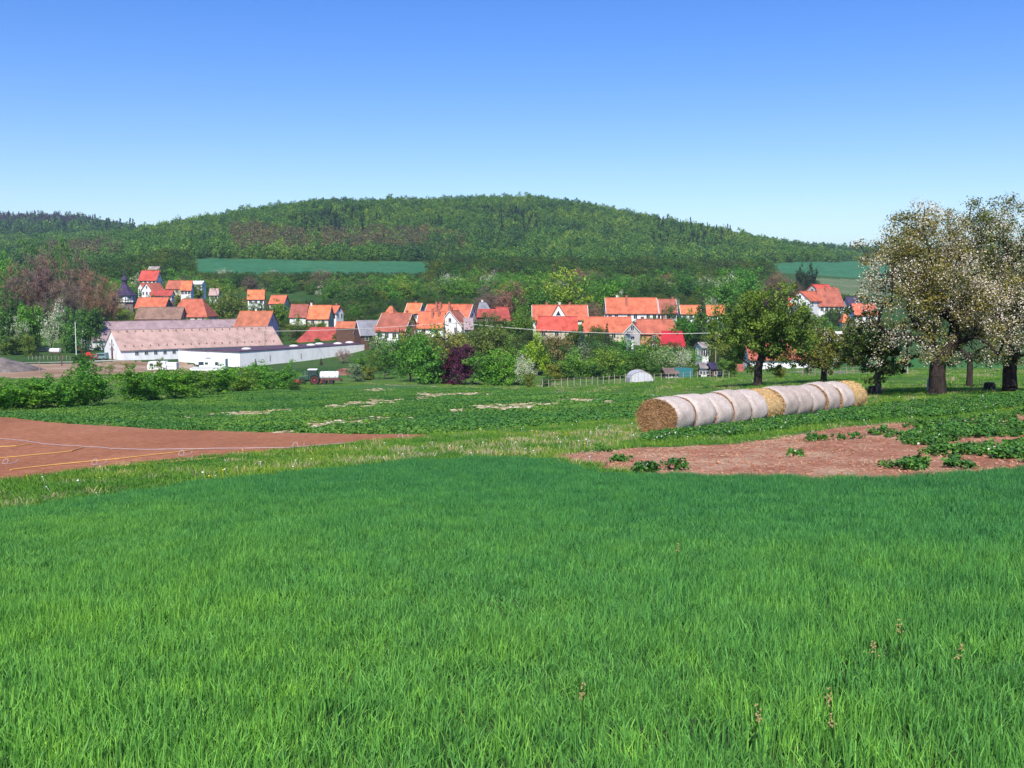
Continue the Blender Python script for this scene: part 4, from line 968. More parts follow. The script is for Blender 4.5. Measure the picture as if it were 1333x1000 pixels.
H('house', 'largest village house with long orange roof and white right gable', 556, 616, 397, 419, 300, -16, hw=4.2, roof='t_orange', chim=((-.5, -.4), (-.35, -.3), (.1, -.5)), trim='frame', gwins=2)
H('house', 'orange roofed house with bright white front gable pointing to the fields', 585, 598, 405, 425, 280, 62, hw=3.6, roof='t_orange', chim=((.1, .3),), gwins=2, k=.95, trim='frame')
H('house', 'orange roofed house in front of the brick gable half behind bushes', 545, 580, 406.5, 427, 283, -4, hw=3.2, roof='t_orange', chim=((.6, -.3), (.1, -.4)))
H('cottage', 'small cottage with faded pink roof under the white gable', 603, 616, 415, 428, 272, 5, hw=2.8, roof='t_pink', wins=2, cat='cottage')
H('house', 'grey roofed house left of a red roof in the village middle', 620, 641, 394.5, 407, 308, 3, hw=3.4, roof='t_grey', hip=(.3, .6), chim=((-.3, .1, 'chim_w'),))
H('shed', 'low shed with dull red roof in front of the grey roof', 622, 650, 403.5, 412, 300, -8, hw=2.4, roof='t_red', wall='w_wood', wins=1, gwins=1, attic=False, cat='shed')
H('house', 'house with plain vivid red roof beside the grey roofed one', 646, 667, 401, 418, 290, -6, hw=3.2, roof='t_red', hip=(0, .3), wall='w_brick')
o = H('house', 'wide orange roofed house with white triangular dormer gable', 692, 765, 398, 416, 272, 0, hw=3.4, roof='t_orange', chim=((-.48, .1), (.38, .1), (0, .2, 'chim_w')), wins=7, trim='frame')
# white cross gable on that house
hr_ = (zof(398, 272) - zof(416, 272)) * .93
m = MB(); m.prism([(-2.7, 3.1), (1.9, 3.1), (-.5, 3.4 + hr_ + .1)], 'y', -(hr_*1.05 + .35), 0); dg = m.build('dormer_gable', M['w_white'], o)
m = MB()
for a, b in (((-3.0, 2.9), (-.5, 3.4 + hr_ + .3)), ((2.2, 2.9), (-.5, 3.4 + hr_ + .3))):
    m.prism([a, b, (b[0], b[1] + .22), (a[0], a[1] + .22)], 'y', -(hr_*1.05 + .6), 0)
m.build('dormer_roof', M['t_orange'], dg)
m = MB(); m.prism([(-1.15, 4.3), (.15, 4.3), (-.5, 5.6)], 'y', -(hr_*1.05 + .41), -(hr_*1.05 + .3)); m.build('dormer_window', M['glass'], dg)
H('outbuilding', 'lower outbuilding with sloping orange red roof below the dormer house', 697, 752, 413, 429.5, 262, -1, hw=2.6, roof='t_red', wall='w_cream', wins=3, hip=(.2, 0), attic=False, cat='outbuilding')
H('barn', 'long low barn with weathered orange roof right of the dormer house', 757, 822, 413.5, 432, 268, 0, hw=2.8, roof='t_orange', wall='w_cream', wins=4, attic=False, cat='barn', trim=None)
H('house', 'small gabled house with grey front gable inside the long roofs', 823, 830, 421, 433, 258, 75, hw=3.0, roof='t_dark', wall='w_grey', gwins=1, wins=1, trim='frame', k=.9)
H('farmhouse', 'long farmhouse with orange roof and white front wall right of the village centre', 787, 855, 388.5, 408, 300, 0, hw=3.2, roof='t_orange', chim=((-.55, .05, 'chim_w'), (-.2, -.5)), wins=8, trim='frame', cat='farmhouse', doors=(-.35, .4))
H('house', 'orange roofed house joined to the long farmhouse by a white party wall', 856, 880, 390.5, 408, 303, 0, hw=3.0, roof='t_orange', trim='frame', chim=((.7, .1),), wins=3)
H('barn', 'long barn with orange roof and crimson lower end left of the dark tree', 828, 884, 416.5, 434, 262, -5, hw=4.4, roof='t_orange', hip=(0, .45), wall='w_brick', chim=((.3, -.3),), wins=0, gwins=0, attic=False, cat='barn')
H('shed', 'large shed covered in smooth crimson sheet metal in front of the long barn', 861, 894, 432, 451, 252, -12, hw=2.6, roof='t_crimson', hip=(0, .3), wall='w_wood', wins=2, gwins=1, attic=False, cat='shed')
H('house', 'small orange house with dark front gable below the long barn', 852, 856, 434, 446, 250, 78, hw=2.6, roof='t_bright', wall='w_wood', gwins=1, wins=1, k=.8)
H('house', 'bright orange roofed house partly behind green bushes right of the farmhouse', 884, 912, 398, 408, 312, 0, hw=3.2, roof='t_bright', wins=3, trim='frame')
H('house', 'bright orange roofed house behind a narrow dark tree', 919, 943, 398, 410, 306, -8, hw=3.2, roof='t_bright', wins=3)
H('farmhouse', 'white single storey farmhouse with orange roof seen under the dark field tree', 970, 1052, 449, 466.5, 196, 2, hw=3.0, roof='t_orange', wins=0, gwins=1, chim=((.2, .1),), cat='farmhouse', attic=False)
H('house', 'small white cottage with orange roof end left of the white farmhouse', 952, 968, 476, 483, 188, -10, hw=2, roof='t_dark', wall='w_brick', wins=2, gwins=1, attic=False)
# hamlet on the right
H('house', 'big white gabled house with red roof in the right hamlet', 1041, 1063, 380, 392, 322, 48, hw=4.6, roof='t_orange', gwins=2, trim=None, k=1.25)
H('house', 'small red roofed wing at the left of the white gabled house', 1026, 1040, 389, 398, 326, -20, hw=2.6, roof='t_red', wins=2)
H('house', 'house with dark blue grey roof below the white gabled house', 1031, 1053, 399, 410, 312, -6, hw=1.8, roof='t_slate', wins=3, attic=False)
H('house', 'grey gabled house with red roof at the top of the right hamlet', 1057, 1078, 371, 384, 345, 42, hw=4.5, roof='t_red', wall='w_grey', k=1.2)
H('farmhouse', 'large orange roofed farmhouse with white wall in the right hamlet', 1062, 1096, 376, 399, 330, -6, hw=3.0, roof='t_orange', chim=((-.3, -.2), (.4, .1)), wins=5, cat='farmhouse', hip=(0, .2))
H('shed', 'dark blue grey roofed shed right of the hamlet', 1100, 1117, 387, 396, 335, 8, hw=2.4, roof='t_slate', wins=1, cat='shed', attic=False)
H('cottage', 'small cottage with orange hipped roof below the right hamlet', 1094, 1105, 409, 419, 290, -5, hw=2.4, roof='t_bright', hip=(.4, .4), wins=2, gwins=1, cat='cottage')
H('shed', 'pale roofed shed behind the small field trees', 1072, 1096, 433, 442, 235, 6, hw=2.2, roof='t_white', wall='w_grey', wins=2, cat='shed', attic=False)
H('house', 'orange roofed house mostly hidden behind the blossoming trees', 1108, 1140, 396, 410, 300, 0, hw=3.0, roof='t_orange')
# garden sheds
H('shed', 'small brown wooden garden shed beside the greenhouse', 862, 881, 481, 485, 172, 3, hw=1.5, roof='t_brown', wall='w_wood', wins=2, gwins=0, attic=False, cat='shed', k=1.4)
H('shed', 'white painted garden hut with grey roof in the garden row', 909, 921, 474, 478, 172, -4, hw=1.9, roof='t_grey', wins=2, gwins=1, attic=False, cat='shed', k=1.3)
H('shed', 'dark garden shed with low slate roof left of the dark field tree', 921, 940, 474, 479, 170, 2, hw=2.0, roof='t_slate', wall='w_wood', wins=1, gwins=1, attic=False, cat='shed', k=1.5)
H('summerhouse', 'white summerhouse with small balcony between village trees', 908, 920, 447, 452, 215, 10, hw=3.0, roof='t_grey', wins=3, gwins=2, cat='summerhouse', k=1.1)
H('summerhouse', 'little white tower like hut rising from the trees', 817, 823, 433, 437, 240, 10, hw=1.7, roof='t_grey', wall='w_white', wins=1, gwins=1, attic=False, cat='hut', k=1.1)
# teal container
m = MB(); m.box(-1.5, 1.5, -1, 1, 0, 1.5); M['teal'] = solid('teal_paint', (.03, .16, .17), .5); g = GP(890, 491)
o = empty('container', (xof(890, 172), 172, Tz(xof(890, 172), 172))); m.build('body', M['teal'], o)
for k in range(9):
    mm = MB(); mm.box(-1.4 + k*.34, -1.3 + k*.34, -1.05, -1, .05, 1.45); mm.build('rib', M['teal'], o)
tag(o, 'teal metal container standing between the garden sheds', 'container')

# --- half timbered church tower with dark bell roof and turret
def church():
    D = 372; x = xof(164.5, D); zb = zof(405, D); o = empty('church', (x, D, zb)); s = D / F
    z1 = zof(394, D) - zb; z2 = zof(384.5, D) - zb; z3 = zof(371, D) - zb; ztop = zof(349, D) - zb; w_ = 3.9
    def octa(r): return [(r * math.cos(R(22.5 + 45*i)), r * math.sin(R(22.5 + 45*i))) for i in range(8)]
    m = MB(); m.prism(octa(w_ * .93), 'z', -4, z1); m.build('stone_base', M['w_stone'], o)
    m = MB(); m.prism(octa(w_), 'z', z1, z2); up = m.build('wall', M['w_white'], o)
    t = MB(); pc = octa(w_ + .03)
    for i in range(8):
        a, b = pc[i], pc[(i+1) % 8]
        for k in range(4):
            q0 = (a[0] + (b[0]-a[0])*(k/3 - .03), a[1] + (b[1]-a[1])*(k/3 - .03)); q1 = (a[0] + (b[0]-a[0])*(k/3 + .03), a[1] + (b[1]-a[1])*(k/3 + .03))
            t.cyl((q0[0], q0[1], z1 + .02), (q0[0], q0[1], z2), .09, n=4)
        for zz in (z1 + .1, z1 + .95, z2 - .15): t.cyl((a[0], a[1], zz), (b[0], b[1], zz), .09, n=4)
    t.build('timber_frame', M['timber'], up)
    for i in range(8):
        a, b = pc[i], pc[(i+1) % 8]; mx, my = (a[0]+b[0])/2, (a[1]+b[1])/2; l = math.hypot(mx, my); window(o, mx, my, z1 + 1.1, .7, .9, mx/l, my/l)
    m = MB(); m.lathe([(z2 - .1, w_ + .7), (z2 + .1, w_ + .6), (z2 + (z3-z2)*.45, w_*.66), (z3, w_*.34), (z3 + .2, 1.0)], (0, 0, 0), (0, 0, 1), n=8); rf = m.build('roof', M['t_slate'], o)
    m = MB(); m.lathe([(z3, 1.0), (z3 + 1.5, 1.0), (z3 + 1.6, 1.4), (z3 + 2.4, 1.25), (z3 + 3.1, .5), (z3 + 3.6, .22), (z3 + 4.0, .4), (ztop, .03)], (0, 0, 0), (0, 0, 1), n=8); m.build('turret', M['t_slate'], rf)
    return tag(o, 'half timbered church tower with dark bell shaped roof and pointed turret', 'church')
church()

# ------------------------------------------------------------------ farm yard things
M['white_paint'] = solid('white_paint', (.78, .78, .76), .35, .06, spec=.4); M['rubber'] = solid('rubber', (.025, .025, .025), .9, .2); M['red_paint'] = solid('red_paint', (.55, .035, .03), .45, .15)
M['green_paint'] = solid('dark_green_paint', (.03, .085, .05), .4, .15); M['steel'] = solid('galvanised_steel', (.5, .5, .52), .35, .1, metal=.8); M['rust'] = solid('rusty_steel', (.13, .055, .05), .8, .35, 4); M['cabglass'] = solid('cab_glass', (.04, .06, .07), .08, .05, spec=.7)
M['stripe'] = solid('grey_stripe', (.25, .26, .3), .5)
def wheel(parent, x, y, r, wd, rim='red_paint'):
    m = MB(); m.lathe([(-wd/2, r*.72), (-wd/2, r*.93), (-wd*.32, r), (wd*.32, r), (wd/2, r*.93), (wd/2, r*.72)], (x, y, r), (0, 1, 0), n=22)
    for i in range(18):
        a = i * 2 * math.pi / 18; cx, cz = x + math.cos(a) * r, r + math.sin(a) * r; m.cyl((cx, y - wd*.45, cz), (x + math.cos(a + .15)*r, y + wd*.45, r + math.sin(a + .15)*r), r*.045, n=4)
    o = m.build('wheel', M['rubber'], parent); m = MB(); m.lathe([(-wd*.52, r*.2), (-wd*.3, r*.25), (-wd*.52, r*.68), (-wd*.3, r*.7), (wd*.3, r*.7), (wd*.52, r*.68), (wd*.52, r*.2)], (x, y, r), (0, 1, 0), n=18)
    m.build('rim', M[rim], o); return o
def ground_yaw(x, y): return 0
def tractor():
    g = GP(405, 500.5, dmin=60); o = empty('tractor', g, R(3))
    m = MB(); m.prism([(-2.1, .75), (-2.15, 1.35), (-1.9, 1.5), (-.45, 1.62), (-.45, .8)], 'y', -.42, .42); m.build('hood', M['green_paint'], o, bevel=.05)
    m = MB(); m.box(-1.9, 1.2, -.25, .25, .55, .85); m.box(.1, 1.25, -.6, .6, .7, 1.1); m.build('chassis', M['rubber'], o)
    m = MB(); m.prism([(-.42, 1.3), (-.35, 2.55), (1.0, 2.6), (1.15, 1.3)], 'y', -.68, .68); cab = m.build('cab', M['cabglass'], o)
    f = MB()
    for yy in (-.7, .7):
        for a, b in (((-.42, 1.3), (-.33, 2.6)), ((.35, 1.1), (.38, 2.6)), ((1.17, 1.2), (1.02, 2.6))): f.cyl((a[0], yy, a[1]), (b[0], yy, b[1]), .05, n=5)
        f.cyl((-.42, yy, 1.3), (1.17, yy, 1.25), .06, n=5)
    f.build('cab_frame', M['green_paint'], cab)
    m = MB(); m.box(-.5, 1.18, -.8, .8, 2.6, 2.82); m.build('cab_roof', M['white_paint'], o, bevel=.06)
    for yy in (-.86, .86):
        wheel(o, .75, yy, .86, .5); wheel(o, -1.5, yy, .6, .38)
        m = MB()
        for k in range(7):
            a0, a1 = R(20 + k*20), R(40 + k*20); m.add([(.75 + 1.0*math.cos(a0), yy-.28, .86 + 1.0*math.sin(a0)), (.75 + 1.0*math.cos(a1), yy-.28, .86 + 1.0*math.sin(a1)), (.75 + 1.0*math.cos(a1), yy+.28, .86 + 1.0*math.sin(a1)), (.75 + 1.0*math.cos(a0), yy+.28, .86 + 1.0*math.sin(a0)),
                (.75 + .94*math.cos(a0), yy-.28, .86 + .94*math.sin(a0)), (.75 + .94*math.cos(a1), yy-.28, .86 + .94*math.sin(a1)), (.75 + .94*math.cos(a1), yy+.28, .86 + .94*math.sin(a1)), (.75 + .94*math.cos(a0), yy+.28, .86 + .94*math.sin(a0))], [(0,1,2,3), (7,6,5,4), (0,4,5,1), (3,2,6,7)])
        m.build('mudguard', M['green_paint'], o)
    m = MB(); m.cyl((-1.0, -.3, 1.5), (-1.0, -.3, 2.5), .05, n=8); m.build('exhaust', M['steel'], o)
    m = MB(); m.box(-2.75, -2.1, -.9, .9, .35, .75); m.box(-2.95, -2.7, -1.0, 1.0, .25, .95); m.build('front_weight', M['red_paint'], o, bevel=.04)
    m = MB(); m.box(1.3, 2.0, -.5, .5, .35, .6); m.cyl((1.9, 0, .45), (2.6, 0, .5), .08, n=6); m.build('drawbar', M['red_paint'], o)
    tag(o, 'tractor with dark green hood, white cab roof and red wheel rims', 'tractor')
    g2 = GP(440, 498, dmin=60); t = empty('tank_trailer', (g2.x, o.location.y + .3, Tz(g2.x, o.location.y + .3)), R(2)); L = 1.65
    m = MB(); m.lathe([(-L - .12, .25), (-L, .66), (-L*.9, .74), (L*.9, .74), (L, .66), (L + .12, .25)], (0, 0, 1.62), (1, 0, 0), n=24); tk = m.build('tank', M['white_paint'], t, smooth=False)
    m = MB()
    for q in (-1.1, 0, 1.1): m.lathe([(-.04, .76), (.04, .76)], (q, 0, 1.62), (1, 0, 0), n=24)
    m.build('band', M['steel'], tk)
    m = MB(); m.cyl((0, 0, 2.3), (0, 0, 2.45), .22, n=12); m.build('hatch', M['steel'], tk)
    m = MB(); m.box(-1.8, 1.95, -.72, .72, .75, 1.02); m.prism([(-1.7, 1.02), (1.9, 1.02), (1.5, 1.25), (-1.3, 1.25)], 'y', -.6, .6); m.cyl((-1.8, 0, .8), (-2.6, 0, .5), .08, n=6); m.build('frame', M['rust'], t)
    for q in (-.9, .35):
        for yy in (-.8, .8): wheel(t, q, yy, .44, .3, 'rust')
    m = MB(); m.box(1.95, 2.2, -.7, .7, .5, .9); m.build('rear_pipe', M['rust'], t)
    tag(t, 'white tank on a rusty brown trailer behind the tractor', 'trailer')
tractor()
def motorhome():
    D = 205; x = xof(271, D); o = empty('motorhome', (x, D, zof(485.5, D)), R(2)); L = 3.55
    m = MB(); m.prism([(-L, .5), (-L, 1.0), (-L + .9, 1.35), (-L + 1.25, 1.75), (-L + .75, 2.15), (-L + .95, 2.75), (L, 2.85), (L, .5)], 'y', -1.1, 1.1); b = m.build('body', M['white_paint'], o, bevel=.06)
    for a, c, z0, z1 in ((-1.75, -.75, 1.65, 2.3), (-.5, .1, 1.75, 2.2), (1.5, 2.1, 1.6, 2.25)):
        m = MB(); m.box(a, c, -1.13, -1.06, z0, z1); m.build('window', M['cabglass'], o)
    m = MB(); m.prism([(-L + .95, 1.35), (-L + 1.3, 1.75), (-L + 1.9, 1.75), (-L + 1.9, 1.3)], 'y', -1.125, -1.06); m.build('cab_window', M['cabglass'], o)
    for z in (.95, 1.12):
        m = MB(); m.box(-L + .3, L - .1, -1.12, -1.07, z, z + .07); m.build('stripe', M['stripe'], o)
    m = MB(); m.box(-.6, .3, -.4, .4, 2.9, 3.05); m.build('roof_vent', M['steel'], o)
    m = MB(); m.box(.55, 1.15, -1.12, -1.07, .6, 2.3); d = m.build('door', M['white_paint'], o); mm = MB(); mm.box(.62, .7, -1.16, -1.1, 1.3, 1.4); mm.build('handle', M['gutter'], d)
    for q in (-2.4, 2.0):
        for yy in (-.95, .95): wheel(o, q, yy, .36, .24, 'steel')
    tag(o, 'white motorhome with over cab bed parked against the white warehouse wall', 'motorhome')
    D = 208; o = empty('caravan', (xof(205, D), D, zof(484.5, D)), R(-3)); L = 1.9
    m = MB(); m.prism([(-L, .5), (-L - .1, 1.3), (-L + .3, 2.2), (L - .2, 2.25), (L, 1.4), (L, .5)], 'y', -1, 1); m.build('body', M['white_paint'], o, bevel=.08)
    for a, c in ((-1.4, -.7), (.1, .9)): m = MB(); m.box(a, c, -1.04, -.97, 1.3, 1.85); m.build('window', M['cabglass'], o)
    m = MB(); m.box(-.5, -.05, -1.04, -.97, .6, 1.95); m.build('door', M['white_paint'], o)
    for yy in (-.85, .85): wheel(o, 0, yy, .32, .2, 'steel')
    m = MB(); m.cyl((-L, 0, .55), (-L - 1.1, 0, .5), .05); m.build('drawbar', M['steel'], o)
    tag(o, 'small white touring caravan half hidden by bushes below the barn', 'caravan')
    o = empty('box_trailer', (xof(221, D), D + .5, zof(484.5, D)), R(2))
    m = MB(); m.box(-1.25, 1.25, -.9, .9, .55, 1.95); m.build('body', M['white_paint'], o, bevel=.04)
    m = MB(); m.box(-1.0, .6, -.93, -.88, 1.2, 1.3); m.build('stripe', M['stripe'], o)
    for yy in (-.8, .8): wheel(o, 0, yy, .3, .2, 'steel')
    tag(o, 'plain white box trailer right of the small caravan', 'trailer')
motorhome()
# dark green car with pale roof between the barn gables
def car():
    D = 262; o = empty('parked_van', (xof(131.5, D), D, zof(468.5, D)), R(-8)); M['teal_car'] = solid('grey_green_paint', (.16, .26, .25), .35, .1)
    m = MB(); m.prism([(-1.6, .35), (-1.6, 1.0), (-1.2, 1.1), (-1.0, 1.75), (1.45, 1.85), (1.6, .35)], 'y', -.85, .85); m.build('body', M['teal_car'], o, bevel=.08)
    m = MB(); m.box(-.8, 1.3, -.88, -.82, 1.1, 1.6); m.build('window', M['cabglass'], o)
    for q in (-1.0, 1.0):
        for yy in (-.78, .78): wheel(o, q, yy, .33, .22, 'steel')
    tag(o, 'grey green van parked between the two barn gables', 'van')
    o = empty('farm_loader', (xof(116.5, D), D - 2, zof(469, D)), R(20))
    m = MB(); m.box(-1.2, 1.2, -.6, .6, .7, 1.3); m.prism([(-.2, 1.3), (-.1, 2.2), (.8, 2.2), (1.0, 1.3)], 'y', -.5, .5); m.build('body', M['red_paint'], o)
    m = MB(); m.cyl((-.6, -.5, 1.1), (-1.9, -.5, 3.6), .1, n=6); m.cyl((-.6, .5, 1.1), (-1.9, .5, 3.6), .1, n=6); m.cyl((-1.9, -.5, 3.6), (-1.9, .5, 3.6), .1, n=6); m.build('lift_arm', M['red_door'], o)
    m = MB(); m.box(1.2, 2.4, -.05, .05, 1.5, 1.62); m.box(2.3, 2.42, -.05, .05, .4, 1.62); m.box(1.2, 2.4, -.05, .05, .8, .9); m.build('rear_frame', M['red_paint'], o)
    for q in (-.8, .8):
        for yy in (-.7, .7): wheel(o, q, yy, .5, .35)
    tag(o, 'dark red farm loader with raised arms at the rear barn door', 'loader')
car()
# white tank on legs in the yard
D = 232; o = empty('water_tank', (xof(71, D), D, zof(462.5, D)), R(0))
m = MB(); m.lathe([(-1.1, .35), (-1.05, .5), (1.05, .5), (1.1, .35)], (0, 0, 1.05), (1, 0, 0), n=20); m.build('tank', M['white_paint'], o)
m = MB()
for q in (-.8, .8):
    for yy in (-.4, .4): m.cyl((q, yy, -.3), (q, yy, .8), .05, n=5)
m.box(-1.0, 1.0, -.42, .42, .5, .58); m.build('stand', M['rust'], o); tag(o, 'white horizontal tank on a stand in the farm yard left of the barns', 'tank')
# posts, poles, walls left of the barns
M['wood'] = solid('weathered_wood', (.26, .21, .16), .9, .3, 6, bump=.01); M['pale_wood'] = solid('pale_post', (.34, .31, .27), .9, .2, 6)
def pole(name, px, ytop, ybase, r, mat, label, cat, D, arms=0):
    x = xof(px, D); zt = zof(ytop, D); zb = min(Tz(x, D) - .3, zof(ybase, D)); m = MB(); m.cyl((0, 0, 0), (0, 0, zt - zb), r, r*.75, n=8)
    if arms == 0: o = m.build(name, M[mat], None, (x, D, zb))
    else:
        o = empty(name, (x, D, zb)); m.build('post', M[mat], o); a = MB(); a.box(-.8, .8, -.05, .05, zt - zb - .5, zt - zb - .38); cr_ = a.build('crossarm', M['wood'], o)
        for q in (-.7, 0, .7): b = MB(); b.lathe([(0, .04), (.06, .07), (.12, .05), (.18, .06), (.2, .02)], (q, 0, zt - zb - .38), (0, 0, 1), n=8); b.build('insulator', M['white_paint'], cr_)
    return tag(o, label, cat)
pole('lamp_post', 98.5, 419, 462, .1, 'white_paint', 'tall thin white pole left of the rear barn', 'pole', 275)
pole('gate_post', 79, 461, 472, .14, 'rust', 'short dark post beside the white yard tank', 'post', 215)
pole('gate_post', 48.5, 432.5, 445, .3, 'timber', 'left one of the two dark posts by the pale wall', 'post', 300)
pole('gate_post', 51.5, 433.5, 445, .25, 'timber', 'right one of the two dark posts by the pale wall', 'post', 300)
pole('utility_pole', 50, 470, 490, .1, 'wood', 'short leaning wooden pole before the brown yard dirt', 'pole', 178)
pole('utility_pole', 345, 430, 470, .13, 'wood', 'wooden power pole behind the white warehouse', 'power pole', 283, 1)
pole('utility_pole', 594, 419, 455, .13, 'wood', 'wooden power pole rising from the middle bushes', 'power pole', 236, 1)
pole('utility_pole', 932, 433, 470, .13, 'wood', 'wooden power pole behind the dark field tree', 'power pole', 205, 1)
pole('utility_pole', 1183, 425, 486, .09, 'pale_wood', 'thin pale pole beyond the trees near the road, left of its twin', 'pole', 130)
pole('utility_pole', 1178.5, 440, 486, .07, 'pale_wood', 'thinner pale pole immediately beside the taller road pole', 'pole', 132)
def wire(pts, r, label, name='power_line', mat='wire', cat='cable', sag=.6):
    m = MB(); L = []
    for a, b in zip(pts[:-1], pts[1:]):
        for k in range(10): t = k / 10; q = a.lerp(b, t); q.z -= sag * 4 * t * (1 - t); L.append(q)
    L.append(pts[-1]); b0 = L[0].copy(); m.tube([p - b0 for p in L], r, 5); o = m.build(name, M[mat], None, b0); return tag(o, label, cat)
M['wire'] = solid('pale_cable', (.6, .58, .5), .5)
wire([P(345, 431.2, 283), P(594, 419.6, 236)], .055, 'pale sagging cable crossing in front of the left village roofs', sag=.5)
wire([P(594, 420, 236), P(932, 433.5, 205)], .055, 'pale sagging cable crossing in front of the right village roofs', sag=1.0)
def fence(name, pts, n, h, label, cat='fence', mat='pale_wood', rails=(.5, .9), r=.06, jit=.15):
    b0 = Vector((*pts[0][:2], Tz(*pts[0][:2]))); o = empty(name, b0); P2 = [Vector(p[:2]) for p in pts]; ln = [0]
    for a, b in zip(P2[:-1], P2[1:]): ln.append(ln[-1] + (b - a).length)
    def at(s):
        for i in range(len(P2) - 1):
            if s <= ln[i+1] + 1e-6: return P2[i].lerp(P2[i+1], (s - ln[i]) / (ln[i+1] - ln[i]))
        return P2[-1]
    q = [at(ln[-1] * i / (n - 1)) for i in range(n)]; top = []
    for p in q:
        z = Tz(p.x, p.y); hh = h * random.uniform(1 - jit, 1 + jit); m = MB(); t = Vector((random.uniform(-.05, .05), random.uniform(-.05, .05), hh)); m.cyl((0, 0, -.2), t, r, r*.8, n=6)
        m.build('post', M[mat], o, (p.x - b0.x, p.y - b0.y, z - b0.z)); top.append(Vector((p.x - b0.x, p.y - b0.y, z - b0.z)))
    for f_ in rails:
        m = MB(); m.tube([p + Vector((0, 0, h * f_)) for p in top], .02, 4); m.build('rail', M['wood'], o)
    return tag(o, label, cat)
fence('garden_fence', [(xof(706, 150), 150), (xof(760, 152), 152), (xof(822, 156), 156)], 16, 1.3, 'pale post fence along the gardens left of the greenhouse')
fence('garden_fence', [(xof(852, 158), 158), (xof(905, 160), 160), (xof(950, 163), 163)], 12, 1.2, 'pale post fence before the garden sheds right of the greenhouse')
fence('paddock_fence', [(xof(36, 258), 258), (xof(100, 262), 262)], 14, 1.0, 'low pale paddock fence left of the barns', rails=(.85,))
fence('roadside_fence', [(xof(1046, 118), 118), (xof(1120, 117), 117)], 10, .9, 'wooden rail fence near the road behind the small field trees', mat='wood')
m = MB(); L = []
a, b = Vector((xof(24, 290), 290)), Vector((xof(89, 292), 292))
o = empty('low_wall', (a.x, a.y, Tz(a.x, a.y))); m.box(0, (b - a).length, -.2, .2, -1.5, .7); m.build('masonry', M['w_cream'], o); mm = MB(); mm.box(-.1, (b-a).length + .1, -.26, .26, .703, .8); mm.build('coping', M['chim_w'], o)
tag(o, 'low pale wall crossing the meadow left of the barns', 'wall')
# greenhouse (white polytunnel)
def tunnel():
    D = 160; x = xof(833, D); o = empty('polytunnel', (x, D, Tz(x, D)), R(2)); rr_ = 1.85; L = 4
    M['film'] = solid('milky_film', (.52, .52, .55), .4, .15, 3)
    n = 12; pr_ = [(rr_ * math.cos(math.pi*i/n), 1.75 * math.sin(math.pi*i/n) ** .75) for i in range(n + 1)]
    m = MB(); m.prism(pr_[::1], 'y', -L/2, L/2); m.build('cover', M['film'], o)
    for k, yy in enumerate((-L/2 - .03, 0, L/2 + .03)):
        m = MB()
        for p, q in zip(pr_[:-1], pr_[1:]): m.cyl((p[0]*1.01, yy, p[1]*1.01), (q[0]*1.01, yy, q[1]*1.01), .035, n=5)
        m.build('hoop', M['wood'], o)
    for k in range(7):
        xx = -1.5 + .5 * k; zt = 1.75 * math.sqrt(max(0, 1 - (xx / rr_)**2)) ** .75; m = MB(); m.cyl((xx, -L/2 - .04, 0), (xx, -L/2 - .04, zt), .03, n=5); m.build('stud', M['pale_wood'], o)
    m = MB(); m.box(-.35, .35, -L/2 - .08, -L/2 - .04, 0, 1.35); m.build('door', M['film'], o)
    tag(o, 'small rounded milky white greenhouse in the garden', 'greenhouse')
tunnel()
# spoil heap and brush pile
def heap(name, px0, px1, ytop, ybase, D, mat, label, cat, seed, kind=None):
    rg = np.random.RandomState(seed); x0, x1 = xof(px0, D), xof(px1, D); w_ = x1 - x0; h = zof(ytop, D) - zof(ybase, D); nx, ny = 40, 16
    gx, gy = np.meshgrid(np.linspace(-w_/2, w_/2, nx), np.linspace(-w_*.25, w_*.25, ny), indexing='ij'); u = gx / (w_/2); v = gy / (w_*.25)
    hh = h * np.clip(1 - u*u, 0, 1)**.7 * np.clip(1 - v*v, 0, 1)**.7 * (1 + .25*vnoise(gx + seed, gy, w_*.12, seed)); V_ = np.stack([gx, gy, hh - .25], -1).reshape(-1, 3)
    ii_, jj_ = np.meshgrid(np.arange(nx-1), np.arange(ny-1), indexing='ij'); f = np.stack([ii_*ny+jj_, (ii_+1)*ny+jj_, (ii_+1)*ny+jj_+1, ii_*ny+jj_+1], -1).reshape(-1, 4)
    xm = (x0 + x1)/2; o = link(name, npmesh(name, V_, f, [M[mat]], smooth=True), None, (xm, D, min(Tz(xm, D) + .1, zof(ybase, D)))); return tag(o, label, cat, kind=kind)
M['gravel'] = ground_mat('grey_gravel', [(.13, .11, .10), (.19, .16, .14), (.25, .21, .19)], .6, 4, .08); M['brush'] = ground_mat('red_brown_brush', [(.12, .05, .04), (.22, .10, .07), (.3, .17, .12)], .8, 5, .2)
heap('gravel_heap', -110, 46, 457.5, 476, 185, 'gravel', 'wide grey gravel heap at the left edge of the yard', 'heap', 3)
heap('brush_pile', 428, 478, 471, 480, 228, 'brush', 'red brown pile of brush below the end of the warehouse', 'brush pile', 5)
